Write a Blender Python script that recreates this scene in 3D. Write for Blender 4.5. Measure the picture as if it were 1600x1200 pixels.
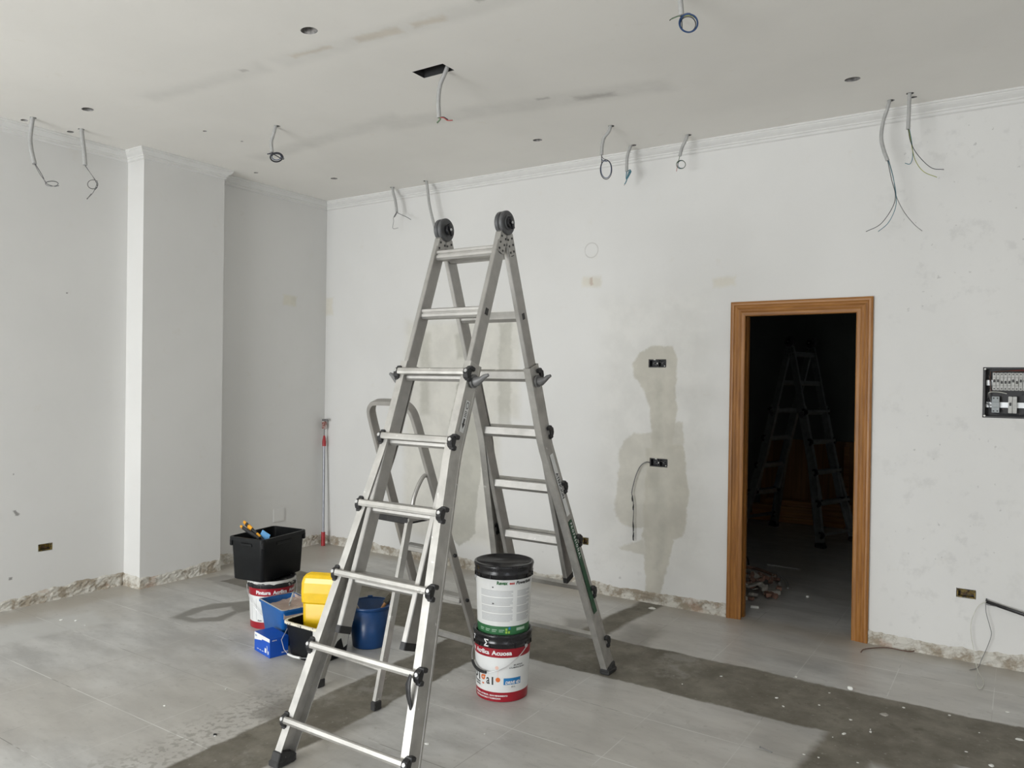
import bpy, math, random
from mathutils import Vector, Matrix
for o in list(bpy.data.objects): bpy.data.objects.remove(o, do_unlink=True)
S = bpy.context.scene
COL = S.collection
PI = math.pi
R = math.radians

# ------------------------------------------------------------------ camera
FPX, PITCH, ROLL, YAW, EYE = 1205.34, -0.0064, 0.0142, 0.585, 1.58
fw = Vector((-math.sin(YAW)*math.cos(PITCH), math.cos(YAW)*math.cos(PITCH), math.sin(PITCH)))
_rt = Vector((math.cos(YAW), math.sin(YAW), 0)); _up = _rt.cross(fw)
rt = _rt*math.cos(ROLL) + _up*math.sin(ROLL); up = rt.cross(fw)
cam = bpy.data.objects.new('camera', bpy.data.cameras.new('camera')); COL.objects.link(cam)
M = Matrix((( rt.x, up.x, -fw.x, 0), (rt.y, up.y, -fw.y, 0), (rt.z, up.z, -fw.z, EYE), (0, 0, 0, 1)))
cam.matrix_world = M
cam.data.sensor_width = 36; cam.data.lens = FPX*36/1600; cam.data.clip_start = .05
S.camera = cam
# ------------------------------------------------------------------ light: overcast daylight through the shop window behind the viewer
WD = bpy.data.worlds.new('overcast_sky'); S.world = WD; WD.use_nodes = True
bg = WD.node_tree.nodes['Background']; bg.inputs[0].default_value = (.78, .86, 1, 1); bg.inputs[1].default_value = 1.7
def area(name, loc, sx, sy, rot, power, color):
    l = bpy.data.lights.new(name, 'AREA'); l.shape = 'RECTANGLE'; l.size = sx; l.size_y = sy
    l.energy = power; l.color = color
    o = bpy.data.objects.new(name, l); COL.objects.link(o); o.location = loc; o.rotation_euler = rot
    return o
area('daylight_shop_window', (-3.4, -4.45, 1.22), 3.4, 2.2, (R(66), 0, 0), 372, (.985, 1, 1))
area('daylight_side_window', (3.4, -2.2, 1.22), 2.8, 2.2, (R(70), 0, R(90)), 22, (1, .98, .95))
S.view_settings.view_transform = 'Standard'; S.view_settings.look = 'None'
S.view_settings.exposure = 0.0; S.view_settings.gamma = 1; S.view_settings.use_curve_mapping = False

# room constants (metres)
YB, XL, XC, XA, H = 5.1325, -5.594, -5.385, -5.532, 3.23
Y1, Y2 = 3.215, 3.897
XR, YF, YS = 3.1, -4.3, 9.35     # right wall, front wall, far wall of the store room

def at(u, v, ax, val):            # point of the world plane (axis = val) seen at a place of the photo
    d = rt*(u-800)/FPX - up*(v-600)/FPX + fw
    t = (val - (0, 0, EYE)[ax])/d[ax]
    return Vector((0, 0, EYE)) + d*t
# ------------------------------------------------------------------ mesh helpers
class MB:
    def __init__(s): s.v = []; s.f = []; s.m = []; s.sm = []
    def add(s, vs, fs, m=0, smooth=False):
        b = len(s.v); s.v += [tuple(v) for v in vs]
        for f in fs: s.f.append([b+i for i in f]); s.m.append(m); s.sm.append(smooth)
    def box(s, c, size, m=0, rot=None, bev=0, taper=1):
        hx, hy, hz = size[0]/2, size[1]/2, size[2]/2
        if bev <= 0:
            P = [(x*hx*(taper if z < 0 else 1), y*hy*(taper if z < 0 else 1), z*hz) for z in (-1, 1) for x, y in ((-1,-1),(1,-1),(1,1),(-1,1))]
            F = [(3,2,1,0),(4,5,6,7),(0,1,5,4),(1,2,6,5),(2,3,7,6),(3,0,4,7)]
        else:
            b = min(bev, hx*.9, hy*.9, hz*.9); P = []
            for z, k in ((-hz, b), (-hz+b, 0), (hz-b, 0), (hz, b)):
                tp = taper if z < 0 else 1
                ax, ay = (hx-k)*tp, (hy-k)*tp; q = b*.6
                P += [(-ax+q,-ay,z),(ax-q,-ay,z),(ax,-ay+q,z),(ax,ay-q,z),(ax-q,ay,z),(-ax+q,ay,z),(-ax,ay-q,z),(-ax,-ay+q,z)]
            F = [tuple(range(7, -1, -1)), tuple(range(24, 32))]
            for k in range(3):
                for i in range(8): F.append((k*8+i, k*8+(i+1) % 8, k*8+8+(i+1) % 8, k*8+8+i))
        Rm = rot if rot is not None else Matrix.Identity(3)
        s.add([Rm @ Vector(p) + Vector(c) for p in P], F, m)
    def loft(s, rings, m=0, smooth=False, cap=True, closed=True):
        n = len(rings[0]); V = [p for r in rings for p in r]; F = []
        for k in range(len(rings)-1):
            for i in range(n if closed else n-1):
                j = (i+1) % n; F.append((k*n+i, k*n+j, (k+1)*n+j, (k+1)*n+i))
        s.add(V, F, m, smooth)
        if cap: s.add(rings[0], [tuple(range(n-1, -1, -1))], m); s.add(rings[-1], [tuple(range(n))], m)
    def tube(s, pts, r, m=0, n=8, cap=True, flat=1, upv=None):
        pts = [Vector(p) for p in pts]; rings = []; nrm = None
        rr = r if isinstance(r, (list, tuple)) else [r]*len(pts)
        for i, p in enumerate(pts):
            t = (pts[min(i+1, len(pts)-1)]-pts[max(i-1, 0)]).normalized()
            if nrm is None:
                a = Vector(upv) if upv else (Vector((0,0,1)) if abs(t.z) < .9 else Vector((1,0,0)))
                nrm = (a - t*a.dot(t)).normalized()
            else: nrm = (nrm - t*nrm.dot(t)).normalized()
            b = t.cross(nrm)
            rings.append([p + nrm*rr[i]*math.cos(2*PI*k/n) + b*rr[i]*flat*math.sin(2*PI*k/n) for k in range(n)])
        s.loft(rings, m, True, cap)
    def lathe(s, prof, c=(0,0,0), m=0, n=48, smooth=True, cap=False):
        c = Vector(c)
        rings = [[c+Vector((r*math.cos(2*PI*k/n), r*math.sin(2*PI*k/n), z)) for k in range(n)] for r, z in prof]
        s.loft(rings, m, smooth, cap)
    def disc(s, c, axis, r, th, m=0, n=28, bev=.004):
        axis = Vector(axis).normalized(); c = Vector(c)
        a = axis.orthogonal().normalized(); b = axis.cross(a); rings = []
        for rr, k in ((r-bev, -th/2), (r, -th/2+bev), (r, th/2-bev), (r-bev, th/2)):
            rings.append([c+axis*k+(a*math.cos(2*PI*i/n)+b*math.sin(2*PI*i/n))*rr for i in range(n)])
        s.loft(rings, m, False)
    def build(s, name, mats, parent=None, sharp=True):
        me = bpy.data.meshes.new(name); me.from_pydata(s.v, [], s.f)
        for x in (mats if isinstance(mats, (list, tuple)) else [mats]): me.materials.append(x)
        for i, p in enumerate(me.polygons): p.material_index = s.m[i]; p.use_smooth = s.sm[i]
        me.update()
        o = bpy.data.objects.new(name, me); COL.objects.link(o)
        if parent: o.parent = parent
        return o
def tag(o, label, cat, group=None, kind=None):
    if label: o['label'] = label
    if cat: o['category'] = cat
    if group: o['group'] = group
    if kind: o['kind'] = kind
    return o
def empty(name, loc, label, cat, rz=0, group=None):
    o = bpy.data.objects.new(name, None); COL.objects.link(o); o.empty_display_size = .1
    o.location = loc; o.rotation_euler = (0, 0, rz)
    return tag(o, label, cat, group)
def struct(o): o['kind'] = 'structure'; return o
def bez(p, n=14):                 # smooth curve through points (Catmull-Rom)
    p = [Vector(q) for q in p]; P = [p[0]*2-p[1]] + p + [p[-1]*2-p[-2]]; out = []
    for i in range(1, len(P)-2):
        for k in range(n):
            t = k/n; a, b, c, d = P[i-1], P[i], P[i+1], P[i+2]
            out.append(.5*((2*b)+(c-a)*t+(2*a-5*b+4*c-d)*t*t+(3*b-a-3*c+d)*t**3))
    return out+[p[-1]]
def text_geo(txt, size, bold=0.0, shear=0.0, sx=1.0):
    cu = bpy.data.curves.new('lettering', 'FONT'); cu.body = txt; cu.size = size; cu.align_x = 'LEFT'; cu.offset = bold; cu.shear = shear
    cu.resolution_u = 3
    ob = bpy.data.objects.new('lettering', cu); COL.objects.link(ob)
    dg = bpy.context.evaluated_depsgraph_get(); me = bpy.data.meshes.new_from_object(ob.evaluated_get(dg))
    vs = [(v.co.x*sx, v.co.y) for v in me.vertices]; fs = [tuple(p.vertices) for p in me.polygons]
    bpy.data.objects.remove(ob, do_unlink=True); bpy.data.meshes.remove(me); bpy.data.curves.remove(cu)
    return vs, fs
# ------------------------------------------------------------------ materials
def new_mat(name):
    m = bpy.data.materials.new(name); m.use_nodes = True
    return m, m.node_tree, m.node_tree.nodes['Principled BSDF']
def N(nt, kind, **kw):
    n = nt.nodes.new(kind)
    for k, v in kw.items(): setattr(n, k, v)
    return n
def math_(nt, op, a, b=None, c=None, clamp=False):
    n = N(nt, 'ShaderNodeMath', operation=op, use_clamp=clamp)
    for i, x in enumerate((a, b, c)):
        if x is None: continue
        if isinstance(x, (int, float)): n.inputs[i].default_value = x
        else: nt.links.new(x, n.inputs[i])
    return n.outputs[0]
def noise(nt, vec, scale, detail=4, rough=.55, w=0):
    n = N(nt, 'ShaderNodeTexNoise'); n.inputs['Scale'].default_value = scale; n.inputs['Detail'].default_value = detail
    n.inputs['Roughness'].default_value = rough
    if w: 
        n.noise_dimensions = '4D'; n.inputs['W'].default_value = w
    nt.links.new(vec, n.inputs['Vector']); return n
def mix(nt, fac, a, b):
    n = N(nt, 'ShaderNodeMix', data_type='RGBA')
    for s, x in ((n.inputs[0], fac), (n.inputs[6], a), (n.inputs[7], b)):
        if isinstance(x, (int, float)): s.default_value = x
        elif isinstance(x, tuple): s.default_value = x+(1,) if len(x) == 3 else x
        else: nt.links.new(x, s)
    return n.outputs[2]
def ramp(nt, x, a, b, o0=0., o1=1.):
    n = N(nt, 'ShaderNodeMapRange', interpolation_type='SMOOTHSTEP')
    nt.links.new(x, n.inputs[0])
    for i, v in enumerate((a, b, o0, o1)): n.inputs[1+i].default_value = v
    return n.outputs[0]
def coords(nt): return N(nt, 'ShaderNodeTexCoord').outputs['Object']
def bump(nt, bs, h, strength, dist=.01):
    b = N(nt, 'ShaderNodeBump'); b.inputs['Strength'].default_value = strength; b.inputs['Distance'].default_value = dist
    nt.links.new(h, b.inputs['Height']); nt.links.new(b.outputs[0], bs.inputs['Normal'])
def box_mask(nt, vec, cx, cy, hx, hy, rot=0, soft=.012):     # soft-edged rectangle in the first two coordinates of vec
    sub = N(nt, 'ShaderNodeVectorMath', operation='SUBTRACT'); nt.links.new(vec, sub.inputs[0]); sub.inputs[1].default_value = (cx, cy, 0)
    v = sub.outputs[0]
    if rot:
        r = N(nt, 'ShaderNodeVectorRotate', rotation_type='Z_AXIS'); nt.links.new(v, r.inputs[0]); r.inputs['Angle'].default_value = -rot; v = r.outputs[0]
    ab = N(nt, 'ShaderNodeVectorMath', operation='ABSOLUTE'); nt.links.new(v, ab.inputs[0])
    s2 = N(nt, 'ShaderNodeVectorMath', operation='SUBTRACT'); nt.links.new(ab.outputs[0], s2.inputs[0]); s2.inputs[1].default_value = (hx, hy, 0)
    sp = N(nt, 'ShaderNodeSeparateXYZ'); nt.links.new(s2.outputs[0], sp.inputs[0])
    return ramp(nt, math_(nt, 'MAXIMUM', sp.outputs[0], sp.outputs[1]), soft, -soft)
def poly_mask(nt, vec, pts, soft=.01):       # soft-edged convex polygon
    cx = sum(p[0] for p in pts)/len(pts); cy = sum(p[1] for p in pts)/len(pts); o = None
    for a, b_ in zip(pts, pts[1:]+pts[:1]):
        n = Vector((b_[1]-a[1], a[0]-b_[0])).normalized(); k = n.x*a[0]+n.y*a[1]
        if n.x*cx+n.y*cy > k: n = -n; k = -k
        d = N(nt, 'ShaderNodeVectorMath', operation='DOT_PRODUCT'); nt.links.new(vec, d.inputs[0]); d.inputs[1].default_value = (n.x, n.y, 0)
        v = math_(nt, 'SUBTRACT', d.outputs['Value'], k); o = v if o is None else math_(nt, 'MAXIMUM', o, v)
    return ramp(nt, o, soft, -soft)
def wp(*px): return [(lambda q: (q.x, q.z))(at(u, v, 1, YB)) for u, v in px]
def union(nt, ms):
    o = ms[0]
    for m in ms[1:]: o = math_(nt, 'MAXIMUM', o, m)
    return o
def distort(nt, vec, amt, scale, detail=3):
    n = noise(nt, vec, scale, detail)
    s = N(nt, 'ShaderNodeVectorMath', operation='SUBTRACT'); nt.links.new(n.outputs['Color'], s.inputs[0]); s.inputs[1].default_value = (.5, .5, .5)
    k = N(nt, 'ShaderNodeVectorMath', operation='SCALE'); nt.links.new(s.outputs[0], k.inputs[0]); k.inputs['Scale'].default_value = amt
    a = N(nt, 'ShaderNodeVectorMath', operation='ADD'); nt.links.new(vec, a.inputs[0]); nt.links.new(k.outputs[0], a.inputs[1])
    return a.outputs[0]
def simple(name, col, rough=.5, metal=0, var=.08, scale=30, bmp=0, speck=None, speck_th=.68, spec=None):
    m, nt, b = new_mat(name); c = coords(nt)
    n = noise(nt, c, scale, 4)
    dk = tuple(x*(1-var) for x in col); lt = tuple(min(1, x*(1+var)) for x in col)
    o = mix(nt, ramp(nt, n.outputs[0], .3, .7), dk, lt)
    if speck:
        n2 = noise(nt, c, scale*1.7, 5, .65, 3.1)
        o = mix(nt, ramp(nt, n2.outputs[0], speck_th, speck_th+.03), o, speck)
    nt.links.new(o, b.inputs['Base Color']); b.inputs['Roughness'].default_value = rough; b.inputs['Metallic'].default_value = metal
    if spec is not None: b.inputs['Specular IOR Level'].default_value = spec
    if bmp: bump(nt, b, n.outputs[0], bmp)
    return m

def paint_wall(name, patches=None, col=(.755, .75, .73), plane='xz', smudge=None):
    m, nt, b = new_mat(name); c = coords(nt)
    sp = N(nt, 'ShaderNodeSeparateXYZ'); nt.links.new(c, sp.inputs[0]); cb = N(nt, 'ShaderNodeCombineXYZ')
    a = {'xz': (0, 2), 'yz': (1, 2), 'xy': (0, 1)}[plane]
    nt.links.new(sp.outputs[a[0]], cb.inputs[0]); nt.links.new(sp.outputs[a[1]], cb.inputs[1]); p = cb.outputs[0]
    n1 = noise(nt, c, 1.3, 5); n2 = noise(nt, c, 9, 6, .6)
    o = mix(nt, ramp(nt, n1.outputs[0], .35, .65), tuple(x*.965 for x in col), col)
    o = mix(nt, ramp(nt, n2.outputs[0], .62, .75, 0, .35), o, (col[0]*.93, col[1]*.91, col[2]*.87))
    if patches:
        d = distort(nt, distort(nt, p, .07, 7), .02, 45)
        for rects, pc, st in patches:
            mk = union(nt, [box_mask(nt, d, *r) if isinstance(r, tuple) else poly_mask(nt, d, r) for r in rects])
            n3 = noise(nt, c, 6, 5, .6, 1.7)
            pcol = mix(nt, ramp(nt, n3.outputs[0], .35, .65), pc, tuple(x*.86 for x in pc))
            o = mix(nt, math_(nt, 'MULTIPLY', mk, st), o, pcol)
    if plane == 'xz':        # faint pencilled ring high on the wall
        dv = N(nt, 'ShaderNodeVectorMath', operation='DISTANCE'); nt.links.new(p, dv.inputs[0]); dv.inputs[1].default_value = (-2.704, 2.551, 0)
        q = math_(nt, 'ABSOLUTE', math_(nt, 'SUBTRACT', dv.outputs['Value'], .055))
        o = mix(nt, math_(nt, 'MULTIPLY', ramp(nt, q, .007, .001), ramp(nt, n2.outputs[0], .40, .55, .1, .6)), o, (.50, .49, .46))
    if smudge:
        d = distort(nt, p, .15, 5)
        mk = union(nt, [box_mask(nt, d, *r) for r in smudge])
        n4 = noise(nt, c, 11, 6, .62, 5.2); n5 = noise(nt, c, 26, 3, .5, 8.3)
        k = math_(nt, 'MULTIPLY', mk, ramp(nt, n4.outputs[0], .53, .70, 0, .20))
        k2 = math_(nt, 'MULTIPLY', mk, ramp(nt, n5.outputs[0], .69, .74, 0, .5))
        o = mix(nt, math_(nt, 'MAXIMUM', k, k2), o, (.40, .395, .385))
    nt.links.new(o, b.inputs['Base Color']); b.inputs['Roughness'].default_value = .82
    b.inputs['Specular IOR Level'].default_value = .25
    bump(nt, b, noise(nt, c, 14, 8, .65).outputs[0], .10, .01)
    return m
GREY_FILL = (.60, .575, .50); CREAM = (.72, .70, .63); DARKF = (.50, .49, .43)
wall_back_mat = paint_wall('paint_back_wall', patches=[
    ([(-4.02, 1.15, .50, .92, 0, .06), (-3.55, 1.7, .22, .42, 0, .05)], CREAM, .75),
    ([(-2.20, 1.2, .42, 1.0, 0, .12)], (.76, .75, .71), .5),
    ([wp((715,600),(745,600),(753,700),(749,762),(742,800),(700,800),(694,730),(703,660)), wp((700,780),(745,780),(742,835),(733,842),(718,856),(703,838))], DARKF, .75),
    ([(-3.90, 1.85, .07, .10, .1, .02), (-3.47, 1.62, .06, .42, 0, .02), (-4.30, 1.62, .05, .35, 0, .03)], DARKF, .6),
    ([wp((1053,660),(1066,660),(1069,700),(1048,705)), wp((976,686),(990,678),(1030,674),(1030,760),(964,760),(970,703)), wp((966,735),(1012,735),(1012,826),(990,823),(968,812),(959,795)), wp((968,853),(1006,843),(1008,866),(972,858))], GREY_FILL, .72),
    ([wp((1000,548),(1020,541),(1050,543),(1057,560),(1056,625),(1030,640),(1006,608),(994,600),(990,570)), wp((1006,600),(1057,590),(1057,640),(1048,720),(1024,720)),
      wp((1010,700),(1068,694),(1077,772),(1067,838),(1052,842),(1004,842)), wp((1004,820),(1058,828),(1047,872),(1038,946),(1002,938),(1006,860))], GREY_FILL, .88),
    ([(-2.15, 1.33, .025, .26, 0, .03), (-2.15, .80, .04, .14, .2, .03), (-2.12, .40, .025, .16, -.15, .03)], DARKF, .55),
    ([(-1.69, 2.255, .07, .03, 0, .02), (-2.70, 2.315, .08, .035, 0, .02), (-5.49, 2.24, .05, .08, 0, .02)], (.72, .68, .57), .6),
    ([(-2.70, 2.318, .012, .025, .2, .008)], (.55, .42, .34), .6),
    ], smudge=[(-.15, 2.6, .55, .65, 0, .2), (-.35, .95, .35, .55, 0, .2), (-.45, .35, .3, .3, 0, .1), (-2.6, .2, .5, .15, 0, .1)])
wall_left_mat = paint_wall('paint_left_wall', plane='yz', col=(.74, .735, .715), patches=[
    ([(2.473, .645, .012, .02, .4, .006), (2.46, .9, .004, .006, 0, .004), (2.78, 2.129, .006, .006, 0, .003), (2.44, .21, .008, .01, 0, .004)], (.22, .21, .2), .8),
    ([(4.70, 2.26, .07, .045, 0, .02)], (.72, .69, .58), .7)])
wall_plain_mat = paint_wall('paint_plain_wall')
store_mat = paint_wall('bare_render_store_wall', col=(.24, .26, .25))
ceil_mat = paint_wall('paint_ceiling', plane='xy', col=(.89, .87, .825), patches=[
    ([(-2.45, 2.75, .85, .06, .04, .05), (-3.9, 2.68, .5, .05, .05, .05)], (.76, .75, .71), .35),
    ([(-2.62, 2.74, .13, .03, .05, .02), (-2.32, 2.76, .09, .022, .1, .02), (-3.05, 2.70, .13, .014, .1, .02)], (.66, .57, .44), .45),
    ([(-2.6, 3.90, .95, .10, .16, .06), (-4.1, 3.75, .8, .07, -.1, .06)], (.76, .745, .705), .4),
    ([(-2.38, 3.87, .04, .015, .2, .015), (-2.10, 4.0, .11, .03, .2, .03), (-2.0, 2.72, .02, .012, 0, .01), (-3.55, 2.67, .02, .012, 0, .01)], (.40, .38, .35), .5)])

def floor_material():
    m, nt, b = new_mat('grey_floor_tiles'); c = coords(nt)
    st = N(nt, 'ShaderNodeMapping'); st.inputs['Rotation'].default_value = (0, 0, .5); st.inputs['Scale'].default_value = (1, 2.6, 1); nt.links.new(c, st.inputs[0])
    n1 = noise(nt, st.outputs[0], 2.2, 7, .62); n2 = noise(nt, c, 24, 6, .6); n3 = noise(nt, c, .8, 3)
    o = mix(nt, ramp(nt, n1.outputs[0], .3, .7), (.41, .405, .39), (.625, .62, .60))
    o = mix(nt, ramp(nt, n3.outputs[0], .40, .62, 0, .5), o, (.47, .44, .39))
    o = mix(nt, ramp(nt, n2.outputs[0], .58, .72, 0, .45), o, (.34, .325, .29))
    n6 = noise(nt, st.outputs[0], 7, 8, .7, 6.6); o = mix(nt, ramp(nt, n6.outputs[0], .52, .70, 0, .45), o, (.36, .35, .33))
    n7 = noise(nt, c, 3.1, 9, .72, 1.3); o = mix(nt, ramp(nt, n7.outputs[0], .60, .70, 0, .5), o, (.68, .675, .65))
    n8 = noise(nt, c, 16, 2, .5, 12.); o = mix(nt, ramp(nt, n8.outputs[0], .74, .78, 0, .6), o, (.27, .255, .22))
    # tile joints on a 0.45 m grid
    sp = N(nt, 'ShaderNodeSeparateXYZ'); nt.links.new(c, sp.inputs[0])
    def grid(x, off):
        f = math_(nt, 'FRACT', math_(nt, 'DIVIDE', math_(nt, 'SUBTRACT', x, off), .45))
        return math_(nt, 'MULTIPLY', math_(nt, 'MINIMUM', f, math_(nt, 'SUBTRACT', 1, f)), .45)
    j = math_(nt, 'MAXIMUM', math_(nt, 'MULTIPLY', ramp(nt, grid(sp.outputs[0], -3.25), .0028, .0010), .55), ramp(nt, grid(sp.outputs[1], 2.01), .0032, .0012))
    jn = noise(nt, c, 1.6, 4, .6, 2.2)
    jc = mix(nt, ramp(nt, jn.outputs[0], .47, .53), (.24, .23, .21), (.72, .72, .69))
    jv = ramp(nt, noise(nt, c, 2.3, 3, .5, 9.).outputs[0], .34, .54, .3, 1.)
    o = mix(nt, math_(nt, 'MULTIPLY', j, jv), o, jc)
    # dust along the walls
    d1 = distort(nt, c, .22, 4)
    mk = union(nt, [box_mask(nt, d1, -5.45, 2, .14, 4.2, 0, .10), box_mask(nt, d1, -2.2, 5.1, 3.6, .11, 0, .09), box_mask(nt, d1, -5.3, 4.6, .35, .6, 0, .2)])
    o = mix(nt, math_(nt, 'MULTIPLY', mk, .60), o, (.40, .36, .30))
    # worn speckle near the trench
    d0 = distort(nt, c, .25, 5)
    mk = union(nt, [box_mask(nt, d0, -2.98, 2.1, .14, .55, .05, .10)])
    sk = ramp(nt, noise(nt, c, 34, 3, .5).outputs[0], .49, .60)
    o = mix(nt, math_(nt, 'MULTIPLY', math_(nt, 'MULTIPLY', mk, sk), .5), o, (.21, .195, .165))
    # cement trenches filled where the tiles were cut
    d2 = distort(nt, distort(nt, c, .08, 3.5), .022, 30)
    tr = union(nt, [box_mask(nt, d2, -.2, 3.99, 4.9, .29, 0, .012), box_mask(nt, d2, -2.69, 2.3, .165, 1.55, .02, .012),
                    box_mask(nt, d2, -2.20, 4.7, .085, .45, -.05, .02), box_mask(nt, d2, -.62, 3.45, .125, .40, -.05, .03),
                    box_mask(nt, d2, -.45, 3.66, .26, .16, -.1, .05)])
    tr2 = union(nt, [box_mask(nt, d1, -2.36, 4.40, .09, .12, .5, .05), box_mask(nt, d1, -1.98, 4.42, .10, .20, .1, .07), box_mask(nt, d1, -2.72, 2.45, .26, .12, 0, .06)])
    n4 = noise(nt, c, 5, 7, .65, 4.4)
    tc = mix(nt, ramp(nt, n4.outputs[0], .35, .68), (.140, .127, .10), (.235, .218, .18))
    tc = mix(nt, ramp(nt, noise(nt, c, 40, 4, .6, 7.).outputs[0], .60, .7, 0, .6), tc, (.34, .33, .30)); tc = mix(nt, ramp(nt, noise(nt, c, 9, 7, .7, 15.).outputs[0], .55, .66, 0, .5), tc, (.095, .082, .06)); tc = mix(nt, ramp(nt, noise(nt, c, 2.2, 6, .7, 17.).outputs[0], .58, .68, 0, .5), tc, (.34, .33, .30))
    o = mix(nt, math_(nt, 'MULTIPLY', tr2, .65), o, (.19, .175, .15))
    o = mix(nt, tr, o, tc)
    # narrow smeared outline and pale spill
    d3 = distort(nt, c, .10, 6)
    fp = lambda *px: [(lambda q: (q.x, q.y))(at(u, v, 2, 0)) for u, v in px]
    d4 = distort(nt, c, .05, 9)
    a = union(nt, [poly_mask(nt, d4, fp((268,965),(300,951),(335,943),(375,941),(372,958),(345,971),(300,972)), .02), poly_mask(nt, d4, fp((345,943),(430,934),(430,944),(372,958)), .02)])
    bb = poly_mask(nt, d4, fp((292,963),(318,954),(360,948),(366,954),(340,964),(305,966)), .015)
    ring = math_(nt, 'SUBTRACT', a, bb, clamp=True)
    o = mix(nt, math_(nt, 'MULTIPLY', ring, .75), o, (.17, .16, .135))
    o = mix(nt, math_(nt, 'MULTIPLY', box_mask(nt, d3, -5.02, 2.42, .16, .30, -.2, .05), .65), o, (.62, .62, .60))
    o = mix(nt, math_(nt, 'MULTIPLY', box_mask(nt, d3, -5.0, 3.73, .25, .10, -.1, .02), .5), o, (.22, .205, .19))
    nt.links.new(o, b.inputs['Base Color'])
    rg = mix(nt, tr, ramp(nt, n1.outputs[0], .3, .7, .28, .46), (.85, .85, .85))
    nt.links.new(rg, b.inputs['Roughness']); b.inputs['Specular IOR Level'].default_value = .45
    hgt = math_(nt, 'SUBTRACT', math_(nt, 'MULTIPLY', n2.outputs[0], .4), math_(nt, 'MULTIPLY', tr, .5))
    bump(nt, b, hgt, .25, .006)
    return m
floor_mat = floor_material()

def strip_material():
    m, nt, b = new_mat('broken_plaster'); c = coords(nt)
    n = noise(nt, c, 9, 8, .7); n2 = noise(nt, c, 30, 6, .7, 2.)
    o = mix(nt, ramp(nt, n.outputs[0], .40, .56), (.36, .31, .24), (.66, .64, .58))
    o = mix(nt, ramp(nt, n2.outputs[0], .55, .68, 0, .8), o, (.30, .25, .19))
    o = mix(nt, ramp(nt, noise(nt, c, 5, 4, .6, 4.).outputs[0], .58, .66, 0, .45), o, (.45, .30, .22))
    nt.links.new(o, b.inputs['Base Color']); b.inputs['Roughness'].default_value = .95
    bump(nt, b, n2.outputs[0], .6, .02); return m
strip_mat = strip_material()

def wood_mat(name, ca, cb_, axis, scale=60):
    m, nt, b = new_mat(name); c = coords(nt)
    mp = N(nt, 'ShaderNodeMapping'); s = [1, 1, 1]
    for i in range(3): s[i] = .06 if i == axis else 1
    mp.inputs['Scale'].default_value = s; nt.links.new(c, mp.inputs[0])
    n = noise(nt, mp.outputs[0], scale, 6, .65); n2 = noise(nt, mp.outputs[0], scale*.3, 3)
    o = mix(nt, ramp(nt, n.outputs[0], .35, .65), ca, cb_)
    o = mix(nt, ramp(nt, n2.outputs[0], .5, .7, 0, .45), o, tuple(x*.6 for x in ca))
    nt.links.new(o, b.inputs['Base Color']); b.inputs['Roughness'].default_value = .42
    bump(nt, b, n.outputs[0], .08, .003); return m
oak_v = wood_mat('oak_upright', (.245, .096, .016), (.37, .160, .034), 2)
oak_h = wood_mat('oak_head', (.245, .096, .016), (.37, .160, .034), 0)
ply = wood_mat('plywood', (.34, .17, .055), (.46, .24, .09), 2, 20)
plank_mat = wood_mat('rough_plank', (.48, .23, .08), (.62, .33, .13), 0, 30)

alu = simple('aluminium', (.44, .43, .41), .44, .78, .07, 18, 0, (.82, .82, .80), .70)
alu_worn = simple('worn_aluminium', (.50, .49, .465), .45, .78, .12, 13, 0, (.74, .735, .71), .64)
alu_in = simple('aluminium_side', (.44, .425, .40), .46, .75, .07, 14, 0, (.72, .71, .68), .74)
shaded_alu = simple('shaded_aluminium', (.36, .38, .38), .45, .7, .1, 20)  # store room ladder: aluminium with the room's shade put into its colour
steel = simple('grey_steel', (.24, .24, .24), .42, .5, .1, 30)
blk = simple('black_plastic', (.020, .020, .021), .42, 0, .3, 40)
blk_shiny = simple('glossy_black_plastic', (.012, .012, .014), .22, 0, .3, 20)
blk_matte = simple('matte_black_plastic', (.007, .008, .009), .42, 0, .25, 20, 0, (.06, .06, .06), .76, .3)
greyp = simple('grey_plastic', (.16, .16, .16), .4, 0, .1, 30)
rubber = simple('rubber', (.035, .035, .035), .7, 0, .2, 50, 0, (.25, .25, .24), .66)
screw = simple('zinc_screw', (.62, .62, .62), .3, .8)
zinc = simple('zinc_wire', (.66, .66, .67), .32, .85)
conduit = simple('grey_conduit', (.43, .43, .42), .6, 0, .06, 60)
w_blue = simple('blue_wire', (.012, .045, .13), .45)
w_black = simple('black_wire', (.02, .022, .03), .45)
w_green = simple('green_wire', (.10, .17, .09), .45)
w_yellow = simple('yellow_green_wire', (.30, .32, .06), .45, 0, .2)
w_brown = simple('brown_wire', (.12, .06, .04), .5)
w_grey = simple('grey_wire', (.20, .20, .20), .5)
w_teal = simple('teal_wire', (.05, .17, .22), .45)
w_red = simple('red_wire', (.40, .08, .07), .5)
w_white = simple('white_cord', (.62, .62, .55), .6)
red_plastic = simple('red_plastic', (.38, .018, .025), .4)
white_p = simple('white_label', (.78, .79, .78), .32, 0, .02, 10)
red_p = simple('dark_red_label', (.33, .010, .022), .30, 0, .05, 10)
green_p = simple('green_label', (.035, .16, .06), .32, 0, .05, 10)
ink_white = simple('white_ink', (.85, .85, .85), .4, 0, .02)
ink_black = simple('black_ink', (.03, .03, .03), .4, 0, .02)
ink_grey = simple('grey_ink', (.45, .46, .47), .5, 0, .05, 200)
ink_orange = simple('orange_ink', (.72, .17, .04), .4, 0, .05)
ink_pale = simple('pale_orange_ink', (.85, .58, .48), .5, 0, .05)
ink_green = simple('green_ink', (.03, .16, .05), .4)
ink_red = simple('red_ink', (.5, .03, .03), .4)
ink_blue = simple('blue_ink', (.02, .20, .48), .35, 0, .1)
ink_lime = simple('lime_ink', (.35, .55, .08), .4)
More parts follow.
